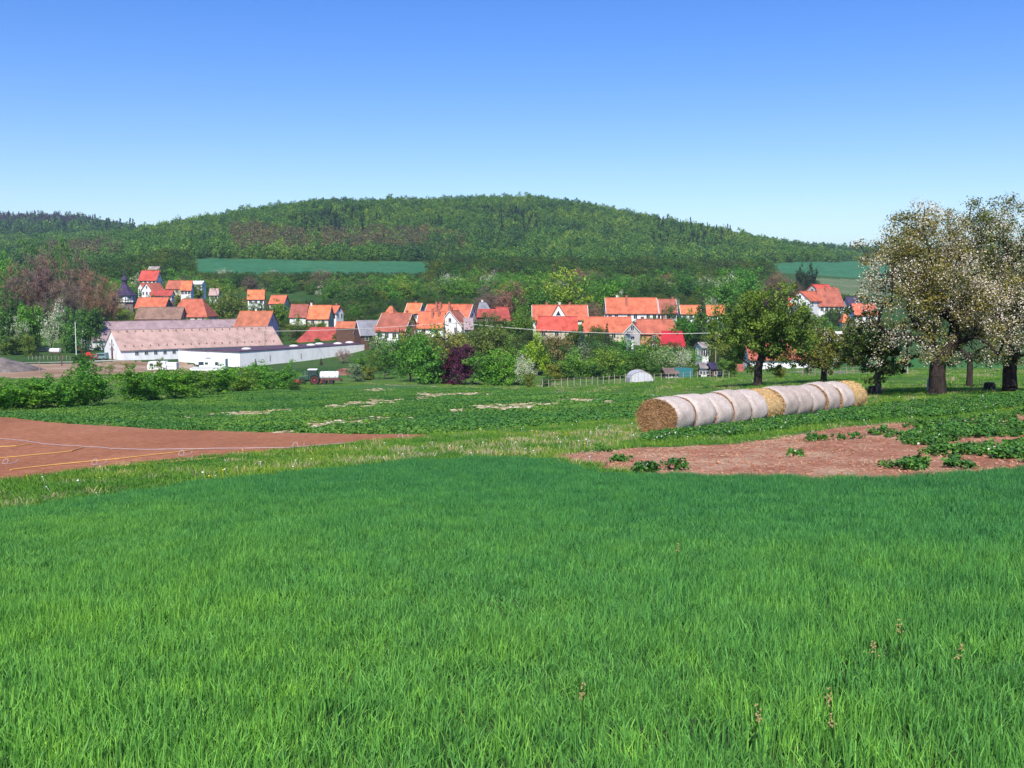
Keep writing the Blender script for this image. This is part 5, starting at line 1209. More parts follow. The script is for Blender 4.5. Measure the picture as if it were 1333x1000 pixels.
# ------------------------------------------------------------------ straw bales
def straw_mat(name, c1, c2, c3):
    m = newmat(name); n = N(m); tc = n.n('ShaderNodeTexCoord').outputs['Object']
    a = noise(n, 26, 6, .75, tc, (.6, 1, 1)); b = noise(n, 5, 4, .6, tc); r = ramp(n, [(.36, c1), (.52, c2), (.66, c3)]); n.l(a.outputs[0], r.inputs[0])
    r2 = ramp(n, [(.3, (.62, .55, .5)), (.65, (1.15, 1.12, 1.05))]); n.l(b.outputs[0], r2.inputs[0]); c = mixc(n, .85, r.outputs[0], r2.outputs[0], 'MULTIPLY')
    p = n.n('ShaderNodeBsdfPrincipled'); p.inputs['Roughness'].default_value = .9; p.inputs['Specular IOR Level'].default_value = .15; n.l(c, p.inputs['Base Color'])
    bp = n.n('ShaderNodeBump'); bp.inputs['Distance'].default_value = .05; n.l(a.outputs[0], bp.inputs['Height']); n.l(bp.outputs[0], p.inputs['Normal'])
    o = n.n('ShaderNodeOutputMaterial'); n.l(p.outputs[0], o.inputs[0]); return m
M['straw'] = straw_mat('straw_end', (.17, .09, .045), (.36, .21, .11), (.6, .42, .24)); M['straw_y'] = straw_mat('golden_straw', (.34, .22, .10), (.56, .40, .20), (.74, .58, .34))
def net_mat():
    m = newmat('net_wrap'); n = N(m); tc = n.n('ShaderNodeTexCoord').outputs['Object']
    a = noise(n, 40, 5, .75, tc, (1, 1, 1)); b = noise(n, 3.2, 5, .65, tc); wv = n.n('ShaderNodeTexWave'); wv.bands_direction = 'X'; wv.inputs['Scale'].default_value = 9; wv.inputs['Distortion'].default_value = 1.5; n.l(tc, wv.inputs['Vector'])
    r = ramp(n, [(.35, (.38, .31, .25)), (.5, (.62, .55, .49)), (.64, (.78, .72, .66))]); n.l(a.outputs[0], r.inputs[0])
    r2 = ramp(n, [(.3, (.78, .72, .70)), (.6, (1.05, 1.03, 1.03))]); n.l(b.outputs[0], r2.inputs[0]); c = mixc(n, .9, r.outputs[0], r2.outputs[0], 'MULTIPLY')
    r3 = ramp(n, [(0, (.86, .83, .82)), (1, (1.06, 1.06, 1.06))]); n.l(wv.outputs['Fac'], r3.inputs[0]); c = mixc(n, .7, c, r3.outputs[0], 'MULTIPLY')
    oi = n.n('ShaderNodeObjectInfo'); r4 = ramp(n, [(0, (.84, .80, .76)), (1, (1.05, 1.04, 1.03))]); n.l(oi.outputs['Random'], r4.inputs[0]); c = mixc(n, 1, c, r4.outputs[0], 'MULTIPLY')
    p = n.n('ShaderNodeBsdfPrincipled'); p.inputs['Roughness'].default_value = .75; p.inputs['Specular IOR Level'].default_value = .2; n.l(c, p.inputs['Base Color'])
    bp = n.n('ShaderNodeBump'); bp.inputs['Distance'].default_value = .03; n.l(a.outputs[0], bp.inputs['Height']); n.l(bp.outputs[0], p.inputs['Normal'])
    o = n.n('ShaderNodeOutputMaterial'); n.l(p.outputs[0], o.inputs[0]); return m
M['net'] = net_mat(); M['strand'] = leaf_mat('straw_strand', (.29, .18, .10), trans=.1, var=.45); M['strand_y'] = leaf_mat('gold_strand', (.64, .47, .25), trans=.15, var=.35)
BA = Vector((4.75, 33.2)); BD = Vector((.70, .714)).normalized(); BW = 1.10
def surf(L, wd, ht, seed, x0, x1, nx=14, nt=56, bulge=.0, wob=.02, infl=0):
    rg = seed * 7.3; V_ = []
    for i in range(nx + 1):
        u = i / nx; x = x0 + (x1 - x0) * u; e = 1 - .06 * abs(2*u - 1)**6 + infl
        for j in range(nt):
            a = 2*math.pi*j/nt; r = e * (1 + wob * math.sin(3*a + rg) + wob*.7*math.sin(5*a + 2*rg + u*2) + wob*.5*math.sin(9*a + 5*u + rg))
            y = math.cos(a) * wd/2 * r; z = math.sin(a) * ht/2 * r; z = max(z, -ht/2*.93); V_.append((x, y, z + ht/2*.93))
    F_ = [(i*nt + j, i*nt + (j+1) % nt, (i+1)*nt + (j+1) % nt, (i+1)*nt + j) for i in range(nx) for j in range(nt)]
    return V_, F_
def bale(i, wrapped, label, wd, ht, gapx):
    s = i * BW + gapx; c = BA + BD * (s + BW/2); side = Vector((BD.y, -BD.x)); c = c + side * random.uniform(-.06, .06)
    o = empty('straw_bale', (c.x, c.y, min(Tz(c.x, c.y), Tz(*(c - BD*.6)), Tz(*(c + BD*.6))) - .06), math.atan2(BD.y, BD.x) + R(random.uniform(-2.5, 2.5))); L2 = BW/2 - .02
    V_, F_ = surf(BW, wd, ht, i, -L2, L2, wob=.014); nt = 56; nx = 14
    for e, row in ((-1, 0), (1, nx)):                       # end faces: rough rings
        k0 = len(V_); rings = 9
        for q in range(1, rings):
            f = 1 - q / rings
            for j in range(nt):
                b = V_[row*nt + j]; V_.append((b[0] + e*(.05*(1-f*f)) + random.uniform(-.018, .018), b[1]*f, (b[2] - ht*.465)*f + ht*.465))
        V_.append((e*(L2 + .05), 0, ht*.465)); top = len(V_) - 1
        for q in range(rings - 1):
            A_ = row*nt if q == 0 else k0 + (q-1)*nt; B_ = k0 + q*nt
            for j in range(nt):
                f = (A_ + j, A_ + (j+1) % nt, B_ + (j+1) % nt, B_ + j); F_.append(f if e > 0 else f[::-1])
        B_ = k0 + (rings-2)*nt
        for j in range(nt): f = (B_ + j, B_ + (j+1) % nt, top); F_.append(f if e > 0 else f[::-1])
    me = bpy.data.meshes.new('straw_core'); me.from_pydata(V_, [], F_); me.materials.append(M['straw' if wrapped else 'straw_y']); me.update(); core = link('straw_core', me, o)
    # loose strands
    rg = np.random.RandomState(300 + i); n = 2600 if i == 0 else (2600 if not wrapped else 500); k = rg.rand(n)
    th = rg.rand(n)*2*math.pi; rad = np.sqrt(rg.rand(n)); endf = (rg.rand(n) < (1 if wrapped else .25)); sgn = np.where(rg.rand(n) < (.85 if i == 0 else .5), -1, 1)
    xe = np.where(endf, sgn*(L2 + .04), rg.uniform(-L2, L2, n)); rad = np.where(endf, rad, 1.01)
    c3 = np.stack([xe, np.cos(th)*wd/2*rad, np.maximum(np.sin(th)*ht/2*rad, -ht*.44) + ht*.465], 1)
    nrm = np.where(endf[:, None], np.stack([sgn, rg.normal(size=n)*.4, rg.normal(size=n)*.4], 1), np.stack([rg.normal(size=n)*.3, np.cos(th), np.sin(th)], 1))
    vq, fq = quads(c3, nrm + rg.normal(size=(n, 3))*.45, rg.uniform(.06, .17, n), .07, rg, False)
    link('loose_straw', npmesh('loose_straw', vq, fq, [M['strand' if wrapped else 'strand_y']], attrs={'tint': np.repeat(rg.rand(n), 4), 'clump': np.repeat(rg.rand(n), 4), 'flower': np.zeros(4*n)}), core)
    if wrapped:
        V2, F2 = surf(BW, wd, ht, i, -L2 - .005, L2 + .005, wob=.014, infl=.008); me = bpy.data.meshes.new('net_wrap'); me.from_pydata(V2, [], F2); me.materials.append(M['net']); me.polygons.foreach_set('use_smooth', [True]*len(F2)); me.update(); link('net_wrap', me, o)
    tag(o, label, 'straw bale', 'round straw bales lying in a row')
orders = ['second', 'third', 'fourth', 'fifth', 'sixth', 'seventh', 'eighth', 'ninth', 'tenth', 'eleventh']
ws = [1.82, 1.86, 1.84, 1.8, 1.84, 1.86, 1.8, 1.84, 1.82, 1.86, 1.82, 1.78]; hs_ = [1.50, 1.56, 1.50, 1.58, 1.54, 1.50, 1.58, 1.54, 1.50, 1.56, 1.52, 1.46]
acc = 0
for i in range(12):
    acc += (.09 if i == 1 else random.uniform(.0, .015))
    if i == 0: lb = 'nearest net wrapped bale with its brown straw end facing the camera'
    elif i == 5: lb = 'torn golden straw bale without net in the middle of the row'
    elif i == 11: lb = 'unwrapped golden straw bale at the far right end of the row'
    else: lb = 'pale net wrapped round bale, %s from the near end of the row' % orders[i - 1]
    bale(i, i not in (5, 11), lb, ws[i] * .9, hs_[i] * .88, acc)

# ------------------------------------------------------------------ irrigation hoses on the ploughed field
M['hose_y'] = solid('yellow_hose', (.62, .36, .10), .6); M['hose_g'] = solid('pale_pipe', (.40, .30, .29), .5)
HOSE = [([(-60, 563), (0, 570), (40, 575), (104, 581), (146, 583), (200, 584.5), (254, 584), (319, 583), (379, 582), (439, 577), (480, 574)], 'hose_g', .016, 'long pale main pipe crossing the red ploughed field'),
        ([(-60, 584), (0, 581), (20, 580), (40.5, 577)], 'hose_y', .018, 'shortest yellow hose at the upper left of the red field'),
        ([(-60, 601), (0, 596), (45, 592), (90, 587), (105, 582)], 'hose_y', .018, 'yellow hose second from the top on the red field'),
        ([(11, 611), (68, 604.5), (157, 596.7), (225, 589), (254, 584.5)], 'hose_y', .018, 'long yellow hose third from the top on the red field'),
        ([(126, 608.6), (203, 602), (273, 596), (317, 589), (320, 584)], 'hose_y', .018, 'lowest yellow hose nearest the grass verge')]
for pts_, mt, r_, lb in HOSE:
    g = [GP(a, b, .03, dmin=10, dmax=90) for a, b in pts_]; L = []
    for a, b in zip(g[:-1], g[1:]):
        k = max(2, int((b - a).length / .5)); L += [a.lerp(b, t / k) for t in range(k)]
    L.append(g[-1]); nrm = Vector((-(g[-1] - g[0]).y, (g[-1] - g[0]).x, 0)).normalized(); ph = random.random() * 9
    L = [p + nrm * (.10 * math.sin(i * .55 + ph) + .05 * math.sin(i * 1.9)) for i, p in enumerate(L)]; L = [Vector((p.x, p.y, Tz(p.x, p.y) + r_ * 1.1)) for p in L]
    b0 = L[0].copy(); m = MB().tube([p - b0 for p in L], r_, 6); o = m.build('irrigation_hose', M[mt], None, b0); tag(o, lb, 'hose')
for px, py, lb in ((2, 605, 'loop of pale pipe at the left end of the lower yellow hose'), (118, 606, 'loop of pale pipe near the start of the lowest yellow hose'), (232, 594, 'small pipe loop beside the third yellow hose'), (381, 583, 'small pipe loop on the main pipe at the grass edge'), (519, 571, 'last pipe loop near the pointed end of the red field')):
    g = GP(px, py, dmin=10, dmax=80); m = MB(); L = [Vector((.2*math.cos(t*.5)*(1 - t*.02) + t*.02, .25*math.sin(t*.5) + t*.03, .03 + .16*max(0, math.sin(t*.5)))) for t in range(15)]
    m.tube([q * .7 for q in L], .010, 5); o = m.build('pipe_loop', M['hose_g'], None, g); tag(o, lb, 'pipe')

# ------------------------------------------------------------------ orchard trees on the right
def fine_tree(name, label, px, D, trunk_r, fork_h, w_, htop, hlow, n_cl, per, leaf, colr, mat, flower, seed, lobes=10, lean=(0, 0), bark='bark_dark', cr=(.055, .085), fl_fn=None, clip=None):
    rg = np.random.RandomState(seed); x = xof(px, D); g = (x, D, Tz(x, D)); H_ = htop - hlow
    cc, c_r = ellipsoid_clumps(rg, w_, hlow, htop, n_cl, lobes, cr)
    # uneven outline: shoots reaching out of the crown
    k = rg.choice(len(cc), n_cl // 5); ctr_ = np.array([0, 0, hlow + H_*.45]); cc[k] = ctr_ + (cc[k] - ctr_) * rg.uniform(1.05, 1.3, (len(k), 1)); c_r[k] *= .7
    cc[:, 2] = np.clip(cc[:, 2], hlow*.9, htop + rg.normal(size=len(cc))*.4); cc[:, 0] += lean[0] * (cc[:, 2] / htop); cc[:, 1] += lean[1] * (cc[:, 2] / htop)
    o = empty(name, g)
    c, nr_, s, idx = cloud(cc, c_r, per, leaf, rg, up=.3, shell=.35)
    cf = np.clip(flower + rg.normal(0, min(.26, flower), len(cc)) + (.25 * vnoise(cc[:, 0] + seed, cc[:, 2], 1.5, seed) * 1.7), 0, .96) if flower else np.zeros(len(cc))
    fl = (rg.rand(len(c)) < cf[idx]); d = c - cc[idx]
    def cm(sel, nm, flv, sz=1.0, asp=.6):
        vq, fq = quads(c[sel], nr_[sel], s[sel]*sz, asp, rg); q = sel.sum()
        a = link(nm, npmesh(nm, vq, fq, [M[mat]], attrs={'tint': np.repeat(rg.rand(q), 4), 'clump': np.repeat(rg.rand(len(cc))[idx][sel], 4), 'flower': np.full(4*q, flv)}), o); a.color = (*colr, 1); return a
    cr1 = cm(~fl, 'crown', 0.0)
    if flower: c[fl] += d[fl] * .15; bl = cm(fl, 'blossom', 1.0, .56, .9)
    nd = skeleton(cc[rg.choice(len(cc), min(len(cc), 170), replace=False)], (0, 0, -.3), (lean[0]*.1, 0, fork_h), trunk_r, rg, tip=.022, bend=.1)
    tv, tf = tubes(*nd, sides=9); me = npmesh('trunk', tv, tf, [M[bark]], smooth=True); link('trunk', me, o)
    return tag(o, label, 'tree')
M['bark_dark'] = bark_mat('dark_bark', (.042, .032, .028)); M['pear'] = leaf_mat('pear_foliage', None, (.74, .64, .54), trans=.28, var=.6)
fine_tree('pear_tree', 'large pear tree covered in white blossom with the thickest dark trunk', 1222, 50, .42, 1.6, 7.7, 9.1, 2.1, 540, 115, .12, (.15, .155, .05), 'pear', .44, 1, lobes=13)
fine_tree('pear_tree', 'tall blossoming tree cut off by the right edge of the picture', 1317, 51, .36, 1.6, 7.4, 9.6, 2.0, 520, 115, .12, (.14, .165, .05), 'pear', .36, 2, lobes=12)
fine_tree('fruit_tree', 'small fruit tree with grey trunk at the left of the big pear tree', 1146, 52, .17, 1.3, 3.6, 4.4, .9, 190, 62, .13, (.09, .14, .03), 'pear', .10, 3, lobes=8, bark='bark_pale', lean=(-.5, 0))
fine_tree('fruit_tree', 'thin trunked fruit tree behind and between the two big blossoming trees', 1264, 66, .2, 1.9, 5.6, 6.2, 1.6, 190, 60, .16, (.09, .14, .03), 'pear', .08, 4, lobes=8)
fine_tree('fruit_tree', 'low spreading olive green fruit tree behind the far bales', 1074, 92, .28, 1.2, 6.0, 4.8, 1.2, 200, 60, .2, (.15, .165, .035), 'pear', .04, 5, lobes=9)
fine_tree('walnut_tree', 'round dark green tree with forked trunk standing behind the bales', 988, 90, .40, 1.4, 8.8, 8.5, 1.7, 400, 66, .22, (.14, .22, .035), 'pear', 0, 6, lobes=13)
# shaded grass under the orchard, stumps and a marker stone
m = MB(); m.lathe([(-.2, .3), (0, .34), (.35, .28), (.42, .24)], (0, 0, 0), (0, 0, 1), n=12); g = GP(1288, 508, dmin=25); o = m.build('tree_stump', M['bark'], None, g); tag(o, 'dark tree stump left of the right edge tree', 'stump')
m = MB(); m.lathe([(-.2, .32), (0, .3), (.4, .26), (.45, .22)], (0, 0, 0), (0, 0, 1), n=11); g = GP(1137, 514, dmin=25); o = m.build('tree_stump', M['bark'], None, g); tag(o, 'dark tree stump touching the small fruit tree left of the pear', 'stump')
m = MB(); m.prism([(-.18, -.2), (.18, -.2), (.16, .62), (.05, .72), (-.14, .66)], 'y', -.12, .12); g = GP(1211, 509, dmin=25); o = m.build('marker_stone', M['w_grey'], None, g, bevel=.02); tag(o, 'pale upright stone just left of the thick pear trunk', 'stone')

# ------------------------------------------------------------------ hedges, garden and village trees
PX = plant_px
for px, w_, yt, yb, c, lb in ((-8, 52, 497, 533, GREEN, 'bright green hedge bush at the left picture edge'), (28, 50, 499, 532, (.06,.14,.02), 'bright green hedge bush, second from the left edge'), (60, 46, 495, 531, GREEN, 'bright green hedge bush, third from the left edge'),
        (88, 44, 489, 529, (.055,.145,.018), 'bright green hedge bush just left of the tallest bush'), (110, 46, 474, 527, (.06, .15, .02), 'tallest pointed bright green bush at the right end of the left hedge'),
        (172, 40, 483, 521, GREEN, 'bright green bush at the left end of the middle hedge'), (196, 42, 484, 520, (.045,.115,.018), 'darker bush with trunk second in the middle hedge'), (226, 42, 483, 518, GREEN, 'bright bush third from the left of the middle hedge'),
        (256, 40, 484, 514, (.07, .15, .02), 'yellowish bush fourth from the left of the middle hedge'), (286, 36, 480, 510, GREEN, 'bright bush in the middle hedge below the motorhome'), (314, 34, 482, 508, (.07, .14, .02), 'small tree like bush below the corner of the warehouse'),
        (340, 36, 476, 506, (.065, .15, .022), 'bushy small tree before the warehouse wall, left of its twin'), (366, 30, 477, 505, (.07, .16, .022), 'bushy small tree at the right end of the middle hedge'), (383, 17, 496, 508, DG, 'small dark round bush at the very end of the middle hedge')):
    PX('shrub', px, w_ * 1.2, yt - 1, yb + 1, c, lb)
for px, w_, yt, yb, kd, c, lb in (
    (141, 20, 470, 489, 'sparse', OL, 'thin young tree in front of the front barn gable'), (164, 22, 471, 487, 'sparse', OL, 'thin grey green young tree right of the barn gable'), (108, 28, 462, 482, 'shrub', DG, 'dark bush at the rear barn gable'),
    (36, 20, 436, 470, 'shrub', OL, 'olive bush right of the gravel heap'), (14, 34, 434, 468, 'shrub', (.07, .10, .02), 'big olive bush behind the gravel heap'), (206, 11, 466, 484, 'slender', OL, 'thin upright bush before the small caravan'),
    (332, 10, 467, 484, 'conifer', (.05, .035, .03), 'small reddish conifer against the warehouse wall'), (417.5, 6, 465.5, 476, 'conifer', (.04, .03, .03), 'tiny dark conifer before the right half of the warehouse wall'),
    (446, 18, 456, 474, 'bare', (.3, .25, .22), 'small bare tree before the warehouse wall'), (462, 22, 474, 497, 'shrub', SIL, 'greyish bush right of the tank trailer'),
    (470, 22, 460, 495, 'slender', GREEN, 'slim tree with thin trunk left of its two neighbours'), (486, 24, 453, 494, 'sparse', (.06, .12, .02), 'slim tree between two others left of the big thicket'), (500, 22, 450, 494, 'slender', (.05, .12, .02), 'slim tree touching the left side of the big thicket'),
    (497, 34, 436, 480, 'sparse', SIL, 'grey green willow at the left back of the big thicket'), (534, 50, 431, 497, 'broad', GREEN, 'green tree at the left front of the big thicket'), (558, 48, 440, 500, 'shrub', (.05, .135, .02), 'dense green bush left of the purple tree'),
    (545, 60, 424, 478, 'sparse', OL, 'tall olive tree at the back left of the big thicket'), (585, 66, 420, 478, 'sparse', (.11, .12, .03), 'tall brownish green tree behind the purple tree'), (632, 66, 421, 480, 'broad', (.085, .12, .03), 'tall pale green tree at the back right of the big thicket'),
    (582, 34, 457, 500, 'shrub', PU, 'left one of the two purple leaved trees in the thicket'), (606, 36, 449, 501, 'shrub', (.06, .015, .035), 'right one of the two purple leaved trees in the thicket'), (604, 18, 470, 492, 'shrub', OL, 'small olive bush in front of the purple leaves'),
    (640, 56, 460, 502, 'shrub', (.05, .14, .018), 'bright green dense bush right of the purple tree'), (664, 44, 456, 502, 'broad', (.07, .15, .02), 'yellow green tree at the right end of the big thicket'), (660, 44, 436, 480, 'broad', (.06, .105, .03), 'grey green tree behind the right end of the big thicket'),
    (684, 28, 462, 503, 'blossom', SIL, 'small white blossoming tree between thicket and gardens'), (697, 34, 433, 490, 'broad', YG, 'bright yellow green tree above the blossoming one'), (723, 44, 430, 475, 'sparse', BRZ, 'bronze leaved tree in front of the outbuilding'),
    (690, 16, 486, 505, 'shrub', OL, 'low olive shrub left of the garden fence'), (712, 14, 488, 504, 'shrub', DG, 'low dark shrub at the start of the garden fence'), (748, 48, 456, 494, 'broad', (.055, .135, .025), 'green round tree in the garden left of centre'),
    (758, 22, 424, 456, 'conifer', BL, 'bluish spruce before the long low barn'), (790, 18, 421, 452, 'conifer', (.03, .05, .025), 'dark brownish spruce right of the bluish spruce'), (762, 56, 446, 486, 'sparse', SIL, 'silvery green tree behind the garden'),
    (796, 48, 452, 494, 'broad', (.085, .155, .022), 'yellow green tree in the garden right of centre'), (815, 46, 442, 486, 'broad', (.045, .125, .02), 'mid green tree above the greenhouse, left'), (776, 40, 440, 476, 'sparse', DG, 'dark loose tree between spruce and garden'),
    (842, 46, 439, 484, 'broad', (.06, .125, .02), 'mid green tree above the greenhouse, right'), (866, 44, 450, 486, 'sparse', SIL, 'grey green tree behind the brown garden shed'), (888, 40, 452, 484, 'blossom', SIL, 'pale silvery tree behind the teal container'),
    (902, 32, 455, 482, 'broad', (.065, .15, .02), 'fresh green tree behind the white garden hut'), (914, 16, 398, 444, 'poplar', (.028, .055, .02), 'narrow dark upright tree before the bright orange roofs'), (893, 46, 405, 438, 'broad', (.045, .13, .018), 'bright green tree left of the narrow dark tree'),
    (872, 22, 394, 413, 'sparse', DG, 'dark small tree before the party wall houses'), (932, 34, 410, 450, 'broad', (.04, .10, .02), 'green tree right of the narrow dark tree'), (940, 40, 432, 470, 'sparse', OL, 'olive tree behind the left side of the dark field tree'),
    (1050, 42, 412, 458, 'sparse', (.085, .11, .02), 'olive green tree below the right hamlet'), (1028, 44, 405, 440, 'broad', OL, 'olive round tree left of the right hamlet'), (1075, 34, 412, 436, 'broad', (.06, .14, .03), 'fresh green bush below the large farmhouse'),
    (1108, 34, 415, 446, 'broad', OL, 'olive tree below the small orange cottage'), (1080, 8, 399, 416, 'conifer', (.02, .03, .03), 'small dark conifer before the large farmhouse, left of its twin'), (1092, 9, 400, 415, 'conifer', (.02, .035, .03), 'small dark conifer before the large farmhouse, right of its twin'),
    (1053, 19, 345, 374, 'shrub', (.016, .028, .018), 'tall dark tree above the right hamlet'), (1042, 15, 351, 374, 'shrub', (.018, .035, .02), 'shorter dark tree beside the tall one above the hamlet'), (1020, 44, 359, 386, 'bare', (.17, .11, .08), 'brown leafless tree left of the right hamlet'), (1003, 36, 362, 388, 'bare', (.15, .10, .07), 'brown leafless tree further left of the right hamlet'),
    (978, 44, 350, 382, 'broad', (.04, .13, .02), 'bright green tree above the dark field tree'), (945, 46, 352, 392, 'broad', (.05, .135, .02), 'bright green tree behind the bright orange roofs'),
    (300, 44, 373, 420, 'broad', (.085, .12, .025), 'large olive tree between the hipped farmhouse and the bluish gable'), (336, 34, 389, 412, 'bare', (.24, .13, .08), 'reddish leafless tree behind the big bright orange roof'), (366, 26, 393, 424, 'broad', (.055, .15, .02), 'bright green tree right of the big bright orange roof'),
    (401, 20, 399, 432, 'conifer', (.022, .04, .022), 'dark conifer before the weathered red roof'), (392, 26, 408, 434, 'broad', (.055, .145, .025), 'light green tree left of the dark conifer'), (430, 22, 400, 422, 'sparse', OL, 'thin olive tree before the orange roof'),
    (462, 30, 396, 420, 'broad', (.05, .13, .02), 'green tree right of the small white gable'), (471, 14, 427, 441, 'shrub', YG, 'yellow green bush before the timber gable'), (152, 27, 396, 419, 'shrub', (.10, .19, .018), 'vivid yellow green bush left of the church base'),
    (245, 26, 377, 392, 'shrub', DG, 'dark bush hiding the front of the bright orange house'), (263, 28, 372, 392, 'broad', (.04, .09, .02), 'dark green tree right of the white shed'), (212, 30, 388, 412, 'bare', (.2, .12, .09), 'brown leafless tree before the red tiled barn'),
    (655, 48, 372, 402, 'bare', (.2, .12, .11), 'purplish brown leafless tree behind the village middle'), (634, 34, 378, 402, 'bare', (.17, .12, .10), 'brown leafless tree behind the grey roofed house'), (640, 30, 404, 424, 'sparse', (.06, .11, .03), 'loose green tree before the red roofed house'),
    (678, 34, 400, 434, 'broad', (.07, .13, .02), 'olive green tree left of the dormer house'), (774, 22, 396, 414, 'bare', (.18, .12, .09), 'bare small tree between dormer house and farmhouse'), (760, 14, 404, 416, 'shrub', DG, 'dark bush at the right end of the dormer house'),
    (736, 58, 352, 402, 'broad', (.095, .16, .022), 'large yellow green tree behind the dormer house'), (696, 50, 358, 404, 'broad', (.06, .13, .02), 'large mid green tree behind and left of the dormer house'), (786, 44, 365, 398, 'broad', (.045, .125, .02), 'deep green tree behind the long farmhouse'), (808, 22, 378, 394, 'blossom', (.14, .2, .05), 'pale yellow green small tree at the left end of the farmhouse roof')):
    if px < 500 and yb < 440: PX(kd, px, w_, yt, yb, c, lb); continue
    PX(kd, px, w_, yt, yb, c, lb, D={'x': None}.get('x')) if yb >= 480 else PX(kd, px, w_, yt, yb, c, lb, D=float(np.interp(yb, [370, 385, 400, 420, 440, 460, 480], [420, 350, 318, 285, 250, 225, 195] if px > 478 else [420, 372, 350, 330, 306, 290, 250])))
for px, w_, yt, yb, kd, c, lb in ((1015, 20, 477, 492, 'shrub', OL, 'low rounded olive bush before the white wall under the dark field tree'), (738, 26, 472, 495, 'shrub', (.05, .12, .03), 'low green bush behind the left part of the garden fence'), (776, 30, 470, 492, 'shrub', DG, 'dark low bush behind the middle of the garden fence'), (722, 24, 474, 496, 'shrub', OL, 'olive low bush at the left end of the garden fence'),
    (806, 24, 474, 493, 'shrub', (.06, .14, .03), 'fresh green low bush left of the greenhouse'), (856, 20, 472, 490, 'shrub', DG, 'dark low bush right of the greenhouse'), (900, 18, 474, 490, 'shrub', OL, 'olive low bush between container and white hut'), (948, 26, 468, 491, 'shrub', (.06, .12, .025), 'green bush at the right end of the garden sheds'),
    (524, 36, 458, 488, 'shrub', DG, 'dark undergrowth bush between the slim trees and the thicket'), (676, 30, 474, 500, 'shrub', (.055, .12, .03), 'low green bush at the right foot of the thicket'), (478, 20, 476, 495, 'shrub', OL, 'low olive bush among the slim trees'), (704, 36, 452, 488, 'broad', (.06, .12, .03), 'mid green tree behind the yellow green one'),
    (825, 40, 455, 486, 'broad', (.05, .12, .025), 'leafy green tree right behind the greenhouse'), (880, 30, 458, 482, 'shrub', (.06, .13, .03), 'leafy bush behind the teal container'), (738, 40, 448, 484, 'broad', DG, 'dark green tree behind the garden left of centre'), (779, 34, 455, 488, 'broad', (.065, .13, .025), 'green tree between the two round garden trees')):
    PX(kd, px, w_, yt, yb, c, lb)
# big brown leafless trees at the left and neighbours
for px, w_, yt, yb, D_, kd, c, lb in ((30, 46, 352, 408, 330, 'bare', (.15, .105, .085), 'grey brown leafless tree at the left edge wood'), (62, 52, 336, 402, 335, 'bare', (.16, .10, .095), 'biggest purplish brown leafless tree on the left'), (98, 50, 341, 404, 338, 'bare', (.155, .10, .09), 'purplish brown leafless tree right of the biggest one'),
        (128, 40, 362, 412, 330, 'bare', (.16, .11, .09), 'brown leafless tree left of the church'), (84, 44, 372, 418, 318, 'bare', (.15, .12, .09), 'low leafless tree in front of the big brown ones'), (146, 24, 374, 400, 350, 'bare', (.21, .12, .09), 'reddish leafless tree beside the church roof'),
        (6, 36, 330, 372, 350, 'broad', (.05, .15, .02), 'vivid green tree at the left picture edge'), (50, 30, 312, 338, 460, 'broad', DG, 'dark green tree above the brown leafless trees'), (78, 30, 313, 335, 470, 'broad', (.05, .12, .02), 'green tree above the brown leafless trees'),
        (12, 36, 385, 420, 290, 'shrub', DG, 'dark bush at the left edge above the meadow'), (40, 34, 398, 422, 285, 'shrub', GREEN, 'green bush at the top of the left meadow'), (66, 30, 402, 428, 282, 'blossom', GREEN, 'white flecked bush on the left meadow edge'), (92, 30, 406, 430, 285, 'shrub', (.05, .12, .03), 'green bush below the leafless trees'), (118, 34, 402, 425, 300, 'shrub', DG, 'dark green bush behind the rear barn gable'),
        (22, 26, 412, 430, 278, 'blossom', GREEN, 'small white flecked bush on the left meadow'), (80, 22, 388, 402, 300, 'blossom', GREEN, 'pale blossoming bush among leafless trees')):
    PX(kd, px, w_, yt, yb, c, lb, D=D_)
for px, w_, yt, yb, D_, lb in ((295, 26, 350, 368, 452, 'white blossoming tree under the emerald field, left one'), (357, 24, 351, 367, 462, 'white blossoming tree under the emerald field, right one'), (424, 14, 352, 364, 470, 'small white blossoming tree in the slope wood'), (238, 16, 358, 368, 440, 'small pale blossoming tree above the orange roofs'), (880, 16, 388, 400, 330, 'pale blossoming tree above the party wall houses'), (926, 20, 386, 400, 335, 'pale blossoming tree above the bright orange roofs'), (108, 14, 352, 364, 380, 'small white blossoming tree between leafless ones'), (1110, 20, 430, 446, 240, 'white blossoming tree behind the small fruit tree')):
    PX('blossom', px, w_, yt, yb, SIL, lb, D=D_ if px > 500 else None)

